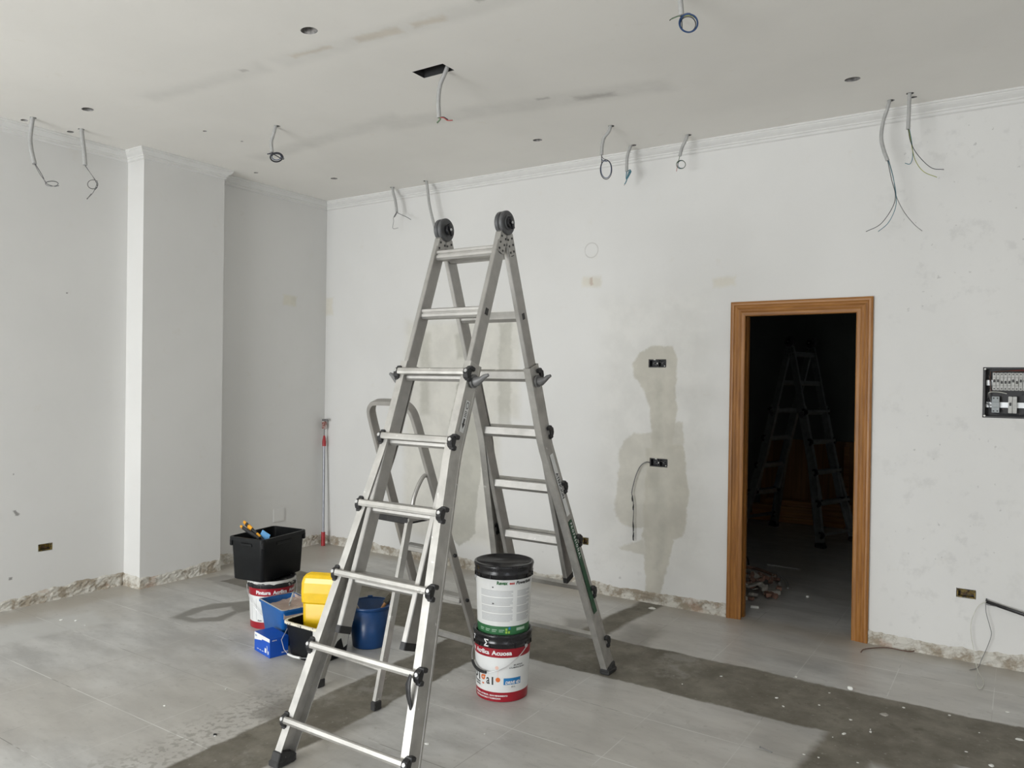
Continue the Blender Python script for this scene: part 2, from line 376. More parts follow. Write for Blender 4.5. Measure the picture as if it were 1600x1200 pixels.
blue_bkt = simple('navy_plastic', (.012, .055, .17), .30, 0, .1, 15)
blue_bin = simple('blue_plastic', (.010, .11, .36), .32, 0, .08, 15)
box_blue = simple('blue_cardboard', (.006, .085, .50), .38, 0, .04, 15)
pinkpaste = simple('pinkish_plaster', (.56, .43, .36), .85, 0, .12, 14, .3, (.74, .66, .60), .60)
yellow_t = simple('yellow_plastic', (.86, .55, .010), .22, 0, .06, 12)
orange_t = simple('orange_plastic', (.80, .36, .02), .35)
splash = simple('paint_splashed_black', (.022, .022, .024), .45, 0, .3, 18, 0, (.70, .70, .66), .60)
splash_w = simple('dried_white_paint', (.62, .62, .59), .6, 0, .06, 25, .1, (.02, .02, .02), .62)
cream_rim = simple('dried_cream_paint', (.74, .70, .58), .6, 0, .1, 40, .3, (.03, .03, .03), .58)
cloth_blue = simple('blue_sheet', (.12, .33, .60), .7)
bristle = simple('dark_bristle', (.07, .06, .04), .8, 0, .4, 60)
sock_yellow = simple('dirty_yellow_box', (.20, .14, .025), .6, 0, .6, 30, 0, (.035, .03, .025), .50)
sock_black = simple('black_socket_box', (.010, .010, .012), .55, 0, .3, 40)
brk_body = simple('breaker_body', (.50, .50, .48), .45, 0, .08, 60)
brk_grey = simple('grey_breaker', (.36, .39, .40), .45)
chrome = simple('bright_rail', (.80, .82, .84), .25, .6)
panel_black = simple('panel_black', (.008, .008, .010), .4, 0, .3, 30, 0, (.09, .05, .04), .62)
chunk_m = simple('plaster_rubble', (.42, .40, .36), .95, 0, .2, 25, .4)
brick_m = simple('brick_rubble', (.24, .135, .10), .95, 0, .35, 18, .4, (.40, .33, .28), .6)
chip_m = simple('white_chip', (.78, .78, .74), .9, 0, .08, 40)
crown_mat = simple('crown_paint', (.735, .73, .71), .75, 0, .02, 10)
deck_m = simple('black_grip_deck', (.02, .02, .02), .7, 0, .3, 60, 0, (.5, .5, .5), .66)
# ------------------------------------------------------------------ room shell
def sheet(mb, f, u0, u1, v0, v1, holes, m=0, depth_m=0):
    """flat sheet with rectangular ('r') or round ('c') holes, recess sides and backs; f(u, v, depth) gives the world point"""
    us = sorted({u0, u1, *[h[0] for h in holes], *[h[1] for h in holes]}); vs = sorted({v0, v1, *[h[2] for h in holes], *[h[3] for h in holes]})
    for i in range(len(us)-1):
        for j in range(len(vs)-1):
            cu, cv = (us[i]+us[i+1])/2, (vs[j]+vs[j+1])/2
            if any(h[0] < cu < h[1] and h[2] < cv < h[3] for h in holes): continue
            mb.add([f(us[i], vs[j], 0), f(us[i+1], vs[j], 0), f(us[i+1], vs[j+1], 0), f(us[i], vs[j+1], 0)], [(0, 1, 2, 3)], m)
    for h in holes:
        a, b_, c, d, kind, dep, back = h
        if kind == 'r':
            q = [(a, c), (b_, c), (b_, d), (a, d)]
        else:
            cx, cy, hx, hy = (a+b_)/2, (c+d)/2, (b_-a)/2, (d-c)/2; q = []; sq = []
            for k in range(24):
                t = 2*PI*k/24; x, y = math.cos(t), math.sin(t); s = 1/max(abs(x), abs(y))
                q.append((cx+x*hx*.9, cy+y*hy*.9)); sq.append((cx+x*s*hx, cy+y*s*hy))
            n = 24
            mb.add([f(*p, 0) for p in sq]+[f(*p, 0) for p in q], [(k, (k+1) % n, n+(k+1) % n, n+k) for k in range(n)], m)
        n = len(q)
        dm = depth_m*(2 if kind == 'c' else 1)
        mb.add([f(*p, 0) for p in q]+[f(*p, dep) for p in q], [(k, (k+1) % n, n+(k+1) % n, n+k) for k in range(n)], dm)
        if back: mb.add([f(*p, dep) for p in q], [tuple(range(n))], dm)
# back wall
DX0, DX1, DZ = -1.6385, -.7655, 2.1145; CW = .095
PBX0, PBX1, PBZ0, PBZ1 = -.19, .22, 1.40, 1.685
holes_b = [(DX0+.05, DX1-.05, -.001, DZ-.045, 'r', .10, False),
           (PBX0, PBX1, PBZ0, PBZ1, 'r', .075, True),
           (-2.232, -2.098, 1.676, 1.735, 'r', .045, True), (-2.212, -2.077, .972, 1.032, 'r', .045, True),
           (-2.745, -2.692, .345, .400, 'r', .045, True), (-.303, -.205, .360, .412, 'r', .045, True)]
mb = MB(); sheet(mb, lambda u, v, d: (u, YB+d, v), XA, XR, 0, H, holes_b)
sheet(mb, lambda u, v, d: (u, YB+.10-d, v), XA, XR, 0, H, [(DX0+.05, DX1-.05, -.001, DZ-.045, 'r', 0, False)])
struct(mb.build('wall_back', [wall_back_mat]))
# left wall with its pier and alcove
plan = [(XL, YF), (XL, Y1), (XC, Y1), (XC, Y2), (XA, Y2), (XA, YB)]
mb = MB()
h = [(2.610, 2.705, .352, .402, 'r', .045, True)]
sheet(mb, lambda u, v, d: (XL-d, u, v), YF, Y1, 0, H, h)
for (a, b_) in zip(plan[1:-1], plan[2:]):
    mb.add([(a[0], a[1], 0), (b_[0], b_[1], 0), (b_[0], b_[1], H), (a[0], a[1], H)], [(0, 1, 2, 3)])
mb.add([(XL-.2, YF, 0), (XL-.2, YB, 0), (XL-.2, YB, H), (XL-.2, YF, H)], [(0, 1, 2, 3)])
struct(mb.build('wall_left', [wall_left_mat]))
# right wall, with a window opening near the viewer, and front wall with the shop window opening
mb = MB(); sheet(mb, lambda u, v, d: (XR+d, u, v), YF, YB, 0, H, [(-3.6, -.8, -0+.1, 2.35, 'r', .15, False)])
struct(mb.build('wall_right', [wall_plain_mat]))
mb = MB(); sheet(mb, lambda u, v, d: (u, YF-d, v), XL, XR, 0, H, [(-5.15, -1.65, .1, 2.35, 'r', .12, False)])
struct(mb.build('wall_front', [wall_plain_mat]))
def window(name, f, u0, u1, nb):
    mb = MB(); z0, z1 = .1, 2.35; t = .05
    def bar(a, b_, c, d):
        mb.add([f(a, c, .02), f(b_, c, .02), f(b_, d, .02), f(a, d, .02), f(a, c, .08), f(b_, c, .08), f(b_, d, .08), f(a, d, .08)],
               [(0,1,2,3),(7,6,5,4),(0,4,5,1),(1,5,6,2),(2,6,7,3),(3,7,4,0)])
    bar(u0, u1, z0, z0+t); bar(u0, u1, z1-t, z1)
    for k in range(nb+1):
        u = u0+(u1-u0-t)*k/nb; bar(u, u+t, z0+t, z1-t)
    return struct(mb.build(name, [steel]))
window('window_1', lambda u, v, d: (u, YF-d, v), -5.15, -1.65, 3)
window('window_2', lambda u, v, d: (XR+d, u, v), -3.6, -.8, 2)
# floor
mb = MB(); mb.add([(XL-.3, YF-.3, 0), (XR+.3, YF-.3, 0), (XR+.3, YS+.1, 0), (XL-.3, YS+.1, 0)], [(0, 1, 2, 3)])
struct(mb.build('floor', [floor_mat]))
# ceiling with a cut-out and the holes left by the old lamps
hc = []
for u, v, r in [(38,188,.028), (110,206,.028), (137,171,.045), (483,48,.05), (320,205,.016), (378,221,.012), (840,219,.038), (1332,124,.045),
                (522,279,.035), (400,270,.022), (1427,152,.022)]:
    p = at(u, v, 2, H); hc.append((p.x-r, p.x+r, p.y-r*.8, p.y+r*.8, 'c', .05, True))
hc.append((-2.775, -2.565, 3.17, 3.27, 'r', .30, True))
CAB = {  # hanging cables: root pixel on the ceiling
 'a': (52,184), 'b': (127,202), 'c': (433,197), 'd': (702,108), 'e': (613,293), 'f': (665,283), 'g': (955,197), 'h': (990,227), 'i': (1076,211), 'j': (1063,-12), 'k': (1392,157), 'l': (1422,146)}
for k, (u, v) in CAB.items():
    if k == 'd': continue
    p = at(u, v, 2, H); r = .022; hc.append((p.x-r, p.x+r, p.y-r, p.y+r, 'c', .1, True))
mb = MB(); sheet(mb, lambda u, v, d: (u, v, H+d), XL-.2, XR, YF, YB, hc, 0, 1)
struct(mb.build('ceiling', [ceil_mat, simple('void_shade', (.03, .03, .03), .9), simple('grey_void', (.30, .29, .28), .9, 0, .5, 40)]))  # cut-out interior coloured dark for the shade of the void; round holes grey
# store room beyond the doorway
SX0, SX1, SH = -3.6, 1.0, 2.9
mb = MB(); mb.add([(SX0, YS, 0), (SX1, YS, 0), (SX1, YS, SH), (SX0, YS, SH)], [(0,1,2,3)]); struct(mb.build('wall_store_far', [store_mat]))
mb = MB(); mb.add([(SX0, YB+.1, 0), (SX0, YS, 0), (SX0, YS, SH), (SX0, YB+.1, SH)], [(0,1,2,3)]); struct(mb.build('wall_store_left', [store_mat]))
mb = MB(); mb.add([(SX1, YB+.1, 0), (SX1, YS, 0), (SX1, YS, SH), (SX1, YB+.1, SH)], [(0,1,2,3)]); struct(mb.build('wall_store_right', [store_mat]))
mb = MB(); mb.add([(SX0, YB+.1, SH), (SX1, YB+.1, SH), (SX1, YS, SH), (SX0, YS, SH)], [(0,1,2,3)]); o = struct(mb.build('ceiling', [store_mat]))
# crown moulding swept round the plan
def offset_plan(pts, d):
    out = []
    for i, p in enumerate(pts):
        p = Vector(p); ns = []
        for a, b_ in ((i-1, i), (i, i+1)):
            if a < 0 or b_ >= len(pts): continue
            t = (Vector(pts[b_])-Vector(pts[a])).normalized(); ns.append(Vector((t.y, -t.x)))
        if len(ns) == 1: out.append(p+ns[0]*d)
        else:
            n = ns[0]+ns[1]; out.append(p+n*d/(1+ns[0].dot(ns[1])))
    return out
plan_full = plan+[(XR, YB)]
prof = [(0, H), (.052, H), (.052, H-.010), (.046, H-.014), (.046, H-.020), (.036, H-.032), (.024, H-.042), (.019, H-.046), (.019, H-.054), (.012, H-.058), (.012, H-.072), (.004, H-.078), (0, H-.078)]
def crown(name, pts):
    mb = MB(); rows = [offset_plan(pts, d) for d, z in prof]
    rings = [[(rows[k][i].x, rows[k][i].y, prof[k][1]) for k in range(len(prof))] for i in range(len(pts))]
    mb.loft(rings, 0, False, True); return struct(mb.build(name, [crown_mat]))
crown('trim_1', plan_full)
# broken plaster strip where the skirting was torn off
def strip(name, pts, seed, hgt=.088):
    rnd = random.Random(seed); mb = MB(); rows = 7
    cols = []
    for a, b_ in zip(pts[:-1], pts[1:]):
        a = Vector(a); b_ = Vector(b_); L = (b_-a).length; n = max(2, int(L/.022)); t = (b_-a)/L; nrm = Vector((t.y, -t.x))
        for i in range(n+(1 if b_ == Vector(pts[-1]) else 0)):
            cols.append((a+t*L*i/n, nrm, i == 0))
    w = 0; rings = []
    hs = []
    for i in range(len(cols)):
        w = w*.82+rnd.uniform(-.006, .006); hs.append(hgt+w+rnd.uniform(-.003, .003)+.008*math.sin(i*.13+seed))
    for i, (p, nrm, corner) in enumerate(cols):
        ring = []
        for k in range(rows):
            z = hs[i]*k/(rows-1); d = .007+rnd.uniform(-.004, .004)+(.006 if k == 0 else 0)
            if k == rows-1: d = -.003
            if corner: pass
            q = p+nrm*d; ring.append((q.x, q.y, z))
        rings.append(ring)
    mb.loft(rings, 0, False, False, closed=False)
    return struct(mb.build(name, [strip_mat]))
strip('baseboard_left', offset_plan(plan, .001), 3)
strip('baseboard_back', [(XA, YB), (DX0+.01, YB)], 5, .082)
strip('baseboard_right', [(DX1-.01, YB), (XR, YB)], 9, .085)
# doorway: oak jamb lining with moulded casing
dr = bpy.data.objects.new('door_1', None); COL.objects.link(dr); struct(dr); dr.location = ((DX0+DX1)/2, YB, 0)
cx = dr.location.x
def casing_profile():  # (distance from outer edge, projection)
    return [(0, 0), (0, .018), (.010, .022), (.022, .022), (.028, .016), (.040, .018), (.050, .013), (.062, .015), (.072, .010), (.088, .011), (CW, .008), (CW, 0)]
x0, x1, zt = DX0-cx, DX1-cx, DZ
for sgn, xo in ((1, x0), (-1, x1)):
    mb = MB(); pr = casing_profile()
    mb.loft([[(xo+sgn*d, -p, 0) for d, p in pr], [(xo+sgn*d, -p, zt-d) for d, p in pr]], 0, False)
    mb.build('casing', [oak_v], dr)
mb = MB(); mb.loft([[(x0+d, -p, zt-d) for d, p in pr], [(x1-d, -p, zt-d) for d, p in pr]], 0, False); mb.build('casing', [oak_h], dr)
for sgn, xo in ((1, x0), (-1, x1)):
    mb = MB(); mb.box((xo+sgn*(CW-.020), .052, (zt-CW)/2+.005), (.026, .105, zt-CW+.01), 0, None, .002)
    mb.box((xo+sgn*(CW-.004), .075, (zt-CW)/2), (.012, .035, zt-CW), 0)
    mb.build('jamb', [oak_v], dr)
mb = MB(); mb.box((0, .052, zt-CW+.018), (x1-x0-2*CW+.06, .105, .026), 0, None, .002); mb.build('head_jamb', [oak_h], dr)

# ------------------------------------------------------------------ ladders
def extension_ladder(name, cx_, cy_, th, h, s_f, s_r, wt, wk, wb, t0, dt, tk, t_end, label, n_in=6, n_out=6, mats=None, full=True):
    A, AW, AS = mats or (alu, alu_worn, alu_in)
    root = empty(name, (cx_, cy_, 0), label, 'ladder', th)
    W = Vector((1, 0, 0)); Z = Vector((0, 0, 1)); Hn = Vector((0, 0, h))
    for side, s in ((-1, s_f), (1, s_r)):
        D = (Vector((0, side*s, 0))-Z*h); L = D.length; D.normalize()
        Nn = Vector((0, side*(-D.z), 0)) ; Nn = Vector((0, side*abs(D.z), abs(D.y)))   # outward normal of this flight
        P = lambda w, t, n: Hn+W*w+D*t+Nn*n
        def half(t): return wk/2 if t < tk else wk/2+(wb-wk)/2*(t-tk)/(L-tk)
        def sweep(mb, path, sec, m=0): mb.loft([[P(w+a, t, n) for a, n in sec] for w, t in path], m, False)
        if side == 1: fl = 'rear'
        for sg in (-1, 1):
            # inner rail: closed box section
            wi = sg*wt/2; a, n_ = .0125, .034; b = .003
            sec = [(-a+b,-n_),(a-b,-n_),(a,-n_+b),(a,n_-b),(a-b,n_),(-a+b,n_),(-a,n_-b),(-a,-n_+b)]
            mb = MB(); sweep(mb, [(wi, .10), (wi, t_end)], sec)
            sd = [(a*sg, -n_+.006), (a*sg, n_-.006)]
            mb.build('inner_rail', [A], root)
            mb = MB(); sweep(mb, [(wi, t_end), (wi, t_end+.012), (wi, t_end+.030)], [(x*1.08, y*(1.08)) for x, y in sec]); 
            mb.build('end_cap', [blk], root)
            # outer rail: channel that wraps the inner one, flared below the bend
            o_ = wk/2-wt/2
            c0, c1, f1, f0 = -.016, .0205, .041, .0370
            sec = [(c1, -f1), (c0, -f1), (c0, -f0), (c0+.003, -f0), (c0+.003, -f0), (c1-.004, -f0), (c1-.004, -.012), (c1-.007, -.010), (c1-.007, .010), (c1-.004, .012), (c1-.004, f0), (c0, f0), (c0, f1), (c1, f1), (c1+.001, .030), (c1-.001, .028), (c1-.001, -.028), (c1+.001, -.030)]
            sec = [(x*sg, y) for x, y in sec]
            hb = lambda t: sg*(half(t)-o_+.001 if t > tk else wk/2-o_+.001)
            path = [(hb(t), t) for t in (t0+2*dt-.055, tk-.07, tk-.03)] + [(sg*(half(tk+.03)-o_+.001), tk+.03), (sg*(half(tk+.10)-o_+.001), tk+.10), (sg*(half(L-.03)-o_+.001), L-.03)]
            mb = MB(); sweep(mb, path, sec); mb.build('outer_rail', [AW], root)
            # foot
            mb = MB(); wf = half(L)-o_
            fc = P(sg*wf, L-.028, 0)
            mb.box(fc, (.048, .092, .045), 0, Matrix(((1,0,0),(0,Nn.y,-D.y),(0,Nn.z,-D.z))), .006)
            base = P(sg*wf, L, 0); mb.box((base.x, base.y-side*.004, .014), (.056, .10, .028), 0, None, .006)
            mb.build('foot', [rubber], root)
        # inner rungs
        ang = math.atan2(D.y, -D.z)
        for k in range(n_in):
            t = t0+dt*k; mb = MB()
            pr_ = [(-.020,-.023),(.012,-.024),(.020,-.020),(.021,-.008),(.0175,-.006),(.0185,.000),(.0225,.002),(.0235,.014),(.018,.024),(-.012,.026),(-.022,.012)]
            if True:
                # level tread: profile given in horizontal (n) / vertical (t down) axes
                hor = Vector((0, side, 0))
                rg = lambda w: [P(w, t, 0)+hor*x*1.15-Z*y for x, y in pr_]
                mb.loft([rg(-wt/2+.0125), rg(wt/2-.0125)], 0, False)
            mb.build('inner_rung', [A], root)
        # outer rungs with their plastic clamps
        for k in range(n_out):
            t = t0+dt*(k+2); hw = half(t); mb = MB(); n0 = .056
            pr_ = [(-.013,-.012),(.010,-.015),(.015,-.010),(.015,.004),(.010,.013),(-.013,.013)]
            mb.loft([[P(w, t+y, n0-.006+x) for x, y in pr_] for w in (-hw+.010, hw-.010)], 0, False)
            mb.build('outer_rung', [AW], root)
            for sg in (-1, 1):
                mb = MB()
                poly = [(-.026, .014), (-.026, .004), (-.012, -.014), (.012, -.014), (.024, -.006), (.030, .006), (.030, .014)]
                mb.loft([[P(sg*(hw+x), t+q, n0-.010-p) for q, p in poly] for x in (-.013, .012)], 0, False)
                Mx = Matrix(((1,0,0),(0,Nn.y,-D.y),(0,Nn.z,-D.z)))
                mb.box(P(sg*(hw+.003), t-.022, n0-.026), (.028, .030, .020), 0, Mx, .004)
                mb.box(P(sg*(hw+.003), t+.026, n0-.024), (.024, .024, .022), 0, Mx, .004)
                c = mb.build('clamp', [blk], root)
                if full:
                    mb = MB(); mb.disc(P(sg*(hw+.002), t-.002, n0+.008), Nn, .008, .006, 0, 12, .001); mb.build('screw', [screw], c)
        # locking levers at the top of the outer flight
        for sg in (-1, 1):
            t = t0+2*dt+.012; mb = MB(); w0 = wk/2+.012
            pts = [P(sg*(w0+x), t+y, z) for x, y, z in ((0, .012, 0), (.018, .012, 0), (.036, .004, .004), (.052, -.008, .006), (.070, -.016, .006))]
            mb.tube(pts, [.021, .021, .013, .011, .007], 0, 12, True, 1)
            mb.disc(P(sg*(w0-.003), t+.012, 0), W, .030, .012, 0, 20, .002)
            mb.build('lock_lever', [greyp], root)
        # riveted hinge straps
        for sg in (-1, 1):
            mb = MB(); a = .0145
            poly = [(-.028, .150), (.028, .150), (.030, .060), (.018, .040), (-.018, .040), (-.030, .060)]
            mb.loft([[P(sg*wt/2+x, t, n) for n, t in poly] for x in (-a, a)], 0, False)
            for x in (-1, 1):
                for (n, t) in ((-.016, .075), (.016, .075), (-.016, .105), (.016, .105), (-.014, .135), (.014, .135)):
                    mb.disc(P(sg*wt/2+x*(a+.0005), t, n), W, .0055, .003, 1, 8, .0005)
            o = mb.build('hinge_strap', [A, ink_black], root)
            for t in ([.20, .60] if full else [.20]):
                mb = MB(); mb.box(P(sg*(wt/2+.0127), t0+dt*(0 if t < .3 else 1), 0), (.003, .020, .030), 0, Matrix(((1,0,0),(0,Nn.y,-D.y),(0,Nn.z,-D.z)))); mb.build('rail_slot', [ink_black], root)
    for sg in (-1, 1):
        mb = MB(); c = Hn+W*sg*wt/2
        mb.disc(c-W*.012, W, .054, .022, 0, 36); mb.disc(c+W*.012, W, .056, .020, 0, 36)
        mb.disc(c+W*sg*.024, W, .034, .008, 0, 30)
        hg = mb.build('hinge', [simple('hinge_grey', (.095, .097, .10), .38, .3)], root)
        for q in (-1, 1):
            mb = MB(); mb.disc(c+W*q*.030, W, .024, .014, 0, 20); mb.box(c+W*q*.037+Vector((0, .004, .0)), (.012, .016, .062), 0, Matrix.Rotation(.5, 3, 'X'), .003); mb.build('hinge_knob', [blk_shiny], hg)
            mb = MB(); mb.disc(c+W*q*.0445, W, .0065, .004, 0, 10, .001); mb.build('rivet', [screw], hg)
    return root
lad = extension_ladder('telescopic_ladder', -2.170, 2.928, .004, 2.294, .822, .848, .353, .392, .690, .139, .304, 1.10, 1.862,
      'tall aluminium telescopic ladder opened as an A-frame beside the stacked paint buckets')
# stickers on the big ladder (thin printed films lying on the rails)
def lad_frame(side, s):
    h = 2.294; D = (Vector((0, side*s, 0))-Vector((0, 0, h))); L = D.length; D.normalize()
    Nn = Vector((0, side*abs(D.z), abs(D.y))); return D, Nn, L
def sticker(name, side, s, w, t0_, t1_, n0, n1, mat, parent, slant=0.0, lift=.0, text=None, tmat=None, tsz=.03, tshift=.0):
    D, Nn, L = lad_frame(side, s); Hn = Vector((0, 0, 2.294)); mb = MB()
    def P(t, n, l): return Hn+D*t+Nn*n+Vector((w+slant*(t-t0_)+l, 0, 0))
    mb.add([P(t0_, n0, lift), P(t1_, n0, lift), P(t1_, n1, lift), P(t0_, n1, lift), P(t0_, n0, lift-.001), P(t1_, n0, lift-.001), P(t1_, n1, lift-.001), P(t0_, n1, lift-.001)],
           [(0,1,2,3), (0,4,5,1), (1,5,6,2), (2,6,7,3), (3,7,4,0)])
    o = mb.build(name, [mat], parent)
    if text:
        vs, fs = text_geo(text, tsz, .0008); mb = MB()
        mb.add([P(t0_+.012+x+tshift, n1+(n0-n1)*.5-(y-tsz*.35)*(-1 if side > 0 else 1), lift+.0012) for x, y in vs], fs); mb.build('lettering', [tmat], o)
    return o
wx = .196+.0035
st = sticker('arrow_sticker', -1, .822, wx, .86, 1.0, -.014, .014, white_p, lad)
mb = MB(); D, Nn, L = lad_frame(-1, .822); Hn = Vector((0, 0, 2.294))
P = lambda t, n: Hn+D*t+Nn*n+Vector((wx+.0013, 0, 0))
mb.add([P(.985, 0), P(.962, .010), P(.962, .005), P(.94, .005), P(.94, -.005), P(.962, -.005), P(.962, -.010)], [tuple(range(7))])
for t in (.908, .915, .922, .929): mb.add([P(t, -.008), P(t+.003, -.008), P(t+.003, .008), P(t, .008)], [(0,1,2,3)])
rg = [(P(.882+.016*math.cos(a)*1., .010*math.sin(a)), P(.882+.012*math.cos(a), .0075*math.sin(a))) for a in [2*PI*i/20 for i in range(20)]]
mb.add([p for q in rg for p in q], [(2*i, (2*i+2) % 40, (2*i+3) % 40, 2*i+1) for i in range(20)])
mb.build('arrow_print', [ink_black], st)
sl = (.690-.392)/2/(2.445-1.10)
wr = lambda t: .196+.0045+sl*(t-1.10)
sticker('warning_sticker', 1, .848, wr(1.16), 1.16, 1.50, -.014, .016, white_p, lad, sl, 0, 'ATENCION', ink_black, .028, .09)
sticker('green_sticker', 1, .848, wr(1.53), 1.53, 2.07, -.016, .018, simple('green_film', (.02, .085, .04), .35), lad, sl, 0, 'P R O F E S I O N A L', ink_white, .022)
# tape dangling from a clamp
D, Nn, L = lad_frame(-1, .822)
mb = MB(); hw7 = .196+.149*((.139+.304*6)-1.10)/(L-1.10); b0 = Hn+D*(.139+.304*6)+Nn*.08+Vector((hw7-.012, 0, 0))
mb.tube([b0+Vector((0, 0, .0)), b0+Vector((-.008, -.004, -.04)), b0+Vector((-.004, -.006, -.08)), b0+Vector((.004, -.004, -.115)), b0+Vector((.006, -.004, -.14))], [.006, .013, .012, .009, .003], 0, 8, True, .3)
mb.build('hanging_tape', [blk], lad)

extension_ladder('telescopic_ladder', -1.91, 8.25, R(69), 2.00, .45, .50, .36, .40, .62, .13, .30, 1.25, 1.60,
      'dark A-frame ladder standing in the unlit room behind the doorway', 6, 5, (shaded_alu, shaded_alu, shaded_alu), False)

# small step ladder with hoop handrail
def step_ladder():
    th = -.078
    root = empty('step_ladder', (-2.687, 3.514, 0), 'small aluminium step ladder with hoop handrail, behind the tall ladder', 'ladder', th)
    wb_, wt_, hl, sp = .395, .324, 1.447, .542
    def Pt(h, s, n=0): k = h/hl; return Vector((s*(wb_*(1-k)+wt_*k)/2, -sp*k+n, h))
    # hoop: two climbing rails joined over the top
    pts = [Pt(.02, -1), Pt(.6, -1), Pt(1.2, -1), Pt(1.33, -1)]
    top = [Pt(1.33, -1), Pt(1.40, -.96), Pt(1.437, -.78), Pt(1.45, -.5), Pt(1.45, .5), Pt(1.437, .78), Pt(1.40, .96), Pt(1.33, 1)]
    path = pts[:-1]+bez(top, 5)+[Pt(1.2, 1), Pt(.6, 1), Pt(.02, 1)]
    mb = MB(); rings = []
    nd = Vector((0, hl, sp)).normalized()
    for i, p in enumerate(path):
        t = (path[min(i+1, len(path)-1)]-path[max(i-1, 0)]).normalized(); b_ = t.cross(nd).normalized()
        rings.append([p+b_*x+nd*y for x, y in ((-.010,-.024),(.010,-.024),(.012,-.020),(.012,.020),(.010,.024),(-.010,.024),(-.012,.020),(-.012,-.020))])
    mb.loft(rings, 0, False); mb.build('handrail_frame', [alu_in], root)
    for h, nm in ((.635, 'tread'), (.376, 'tread')):
        mb = MB(); a = Pt(h, -1); b_ = Pt(h, 1)
        mb.box(((a+b_)/2), ((b_-a).length-.02, .075, .028), 0, None, .003)
        for q in range(5): mb.box((0, a.y-.028+q*.014, h+.015), ((b_-a).length-.03, .004, .004), 0)
        mb.build(nm, [alu], root)
        for s in (-1, 1):
            mb = MB(); mb.disc(Pt(h, s)+Vector((s*.016, 0, 0)), (1, 0, 0), .010, .014, 0, 10, .002); mb.build('bolt', [blk], root)
    mb = MB(); a = Pt(.115, -1); b_ = Pt(.115, 1); mb.box((a+b_)/2, ((b_-a).length-.02, .028, .030), 0, None, .003); mb.build('lower_brace', [alu], root)
    hp = .856; k = hp/hl; w = wb_*(1-k)+wt_*k; yp = -sp*k
    mb = MB(); mb.box((0, yp-.11, hp), (w-.035, .25, .034), 0, None, .004)
    for q in range(7): mb.box((0, yp-.21+q*.034, hp+.019), (w-.05, .010, .005), 0)
    pf = mb.build('platform', [deck_m], root)
    for s in (-1, 1):
        mb = MB(); mb.box((s*(w/2-.012), yp-.11, hp+.006), (.010, .25, .020), 0, None, .003); mb.build('platform_bracket', [alu], root)
    for s in (-1, 1):   # support legs
        top_ = Vector((s*(w/2-.028), yp-.21, hp+.01)); bot = Vector((s*.21, -.796, .03)); d = (bot-top_).normalized(); yv = Vector((1, 0, 0)).cross(d).normalized(); xv = d.cross(yv).normalized()
        mb = MB(); mb.loft([[p+xv*x+yv*y for x, y in ((-.010,-.018),(.010,-.018),(.010,.018),(-.010,.018))] for p in (top_, bot)], 0, False); mb.build('support_leg', [alu_worn], root)
        mb = MB(); mb.box((s*.2105, -.797, .022), (.030, .046, .044), 0, None, .005); mb.build('foot', [rubber], root)
        mb = MB(); q = Pt(.02, s); mb.box((q.x, q.y, .020), (.030, .056, .040), 0, None, .005); mb.build('foot', [rubber], root)
        # curved stay from the platform to the handrail
        mb = MB(); kk = 1.06/hl; ww = (wb_*(1-kk)+wt_*kk)/2
        mb.tube(bez([(s*(w/2-.02), yp-.19, hp+.01), (s*(w/2-.02), yp-.195, hp+.09), (s*(w/2-.018), yp-.165, hp+.165), (s*(ww-.012), -sp*kk-.045, 1.075), (s*(ww-.010), -sp*kk-.01, 1.07)], 6), .011, 0, 10)
        mb.build('stay', [alu], root)
    zb = .17; kq = (zb-.03)/(hp-.02); yb = -.796*(1-kq)+(yp-.21)*kq; xb = .21*(1-kq)+(w/2-.028)*kq
    mb = MB(); mb.tube([(-xb, yb, zb), (xb, yb, zb)], .010, 0, 10); mb.build('support_brace', [alu_worn], root)
    return root
step_ladder()
# ------------------------------------------------------------------ paint buckets
def face_cam(x, y):
    d = math.atan2(-y, -x); return d+PI/2
def bend(mb, txt, size, a0, z, Rf, m=0, bold=.0, shear=0, sx=1.0, center=False):
    vs, fs = text_geo(txt, size, bold, shear, sx)
    if not vs: return
    w = max(v[0] for v in vs); off = -w/2 if center else 0
    out = []
    for x, y in vs:
        zz = z+y; r = Rf(zz)+.0012; a = a0+(x+off)/r; out.append((r*math.sin(a), -r*math.cos(a), zz))
    mb.add(out, fs, m)
def fit(mb, txt, size, a0, a1, z, Rf, bold=.0, shear=0):
    vs, fs = text_geo(txt, size, bold, shear); w = max(v[0] for v in vs); x0_ = min(v[0] for v in vs)
    k = (a1-a0)/(w-x0_); out = []
    for x, y in vs:
        zz = z+y; r = Rf(zz)+.0012; a = a0+(x-x0_)*k; out.append((r*math.sin(a), -r*math.cos(a), zz))
    mb.add(out, fs, 0)
def patch(mb, a0, a1, z0, z1, Rf, m=0, lift=.0007, n=10, top=None):
    vs = []
    for i in range(n+1):
        a = a0+(a1-a0)*i/n
        for z in (z0, z1):
            r = Rf(z)+lift; vs.append((r*math.sin(a), -r*math.cos(a), z))
    mb.add(vs, [(2*i, 2*i+2, 2*i+3, 2*i+1) for i in range(n)], m, True)
def bail(mb, ea, R_, z, drop, m=0, span=PI, r=.0022):
    pts = []
    for i in range(25):
        f = i/24; a = ea+span*f*-1; s = math.sin(PI*f)
        pts.append(((R_+.006)*math.sin(a), -(R_+.006)*math.cos(a), z-drop*s))
    mb.tube(pts, r, m, 6)
    for a in (ea, ea-span):
        mb.disc(((R_+.002)*math.sin(a), -(R_+.002)*math.cos(a), z), (math.sin(a), -math.cos(a), 0), .009, .008, m, 12, .001)
    return pts
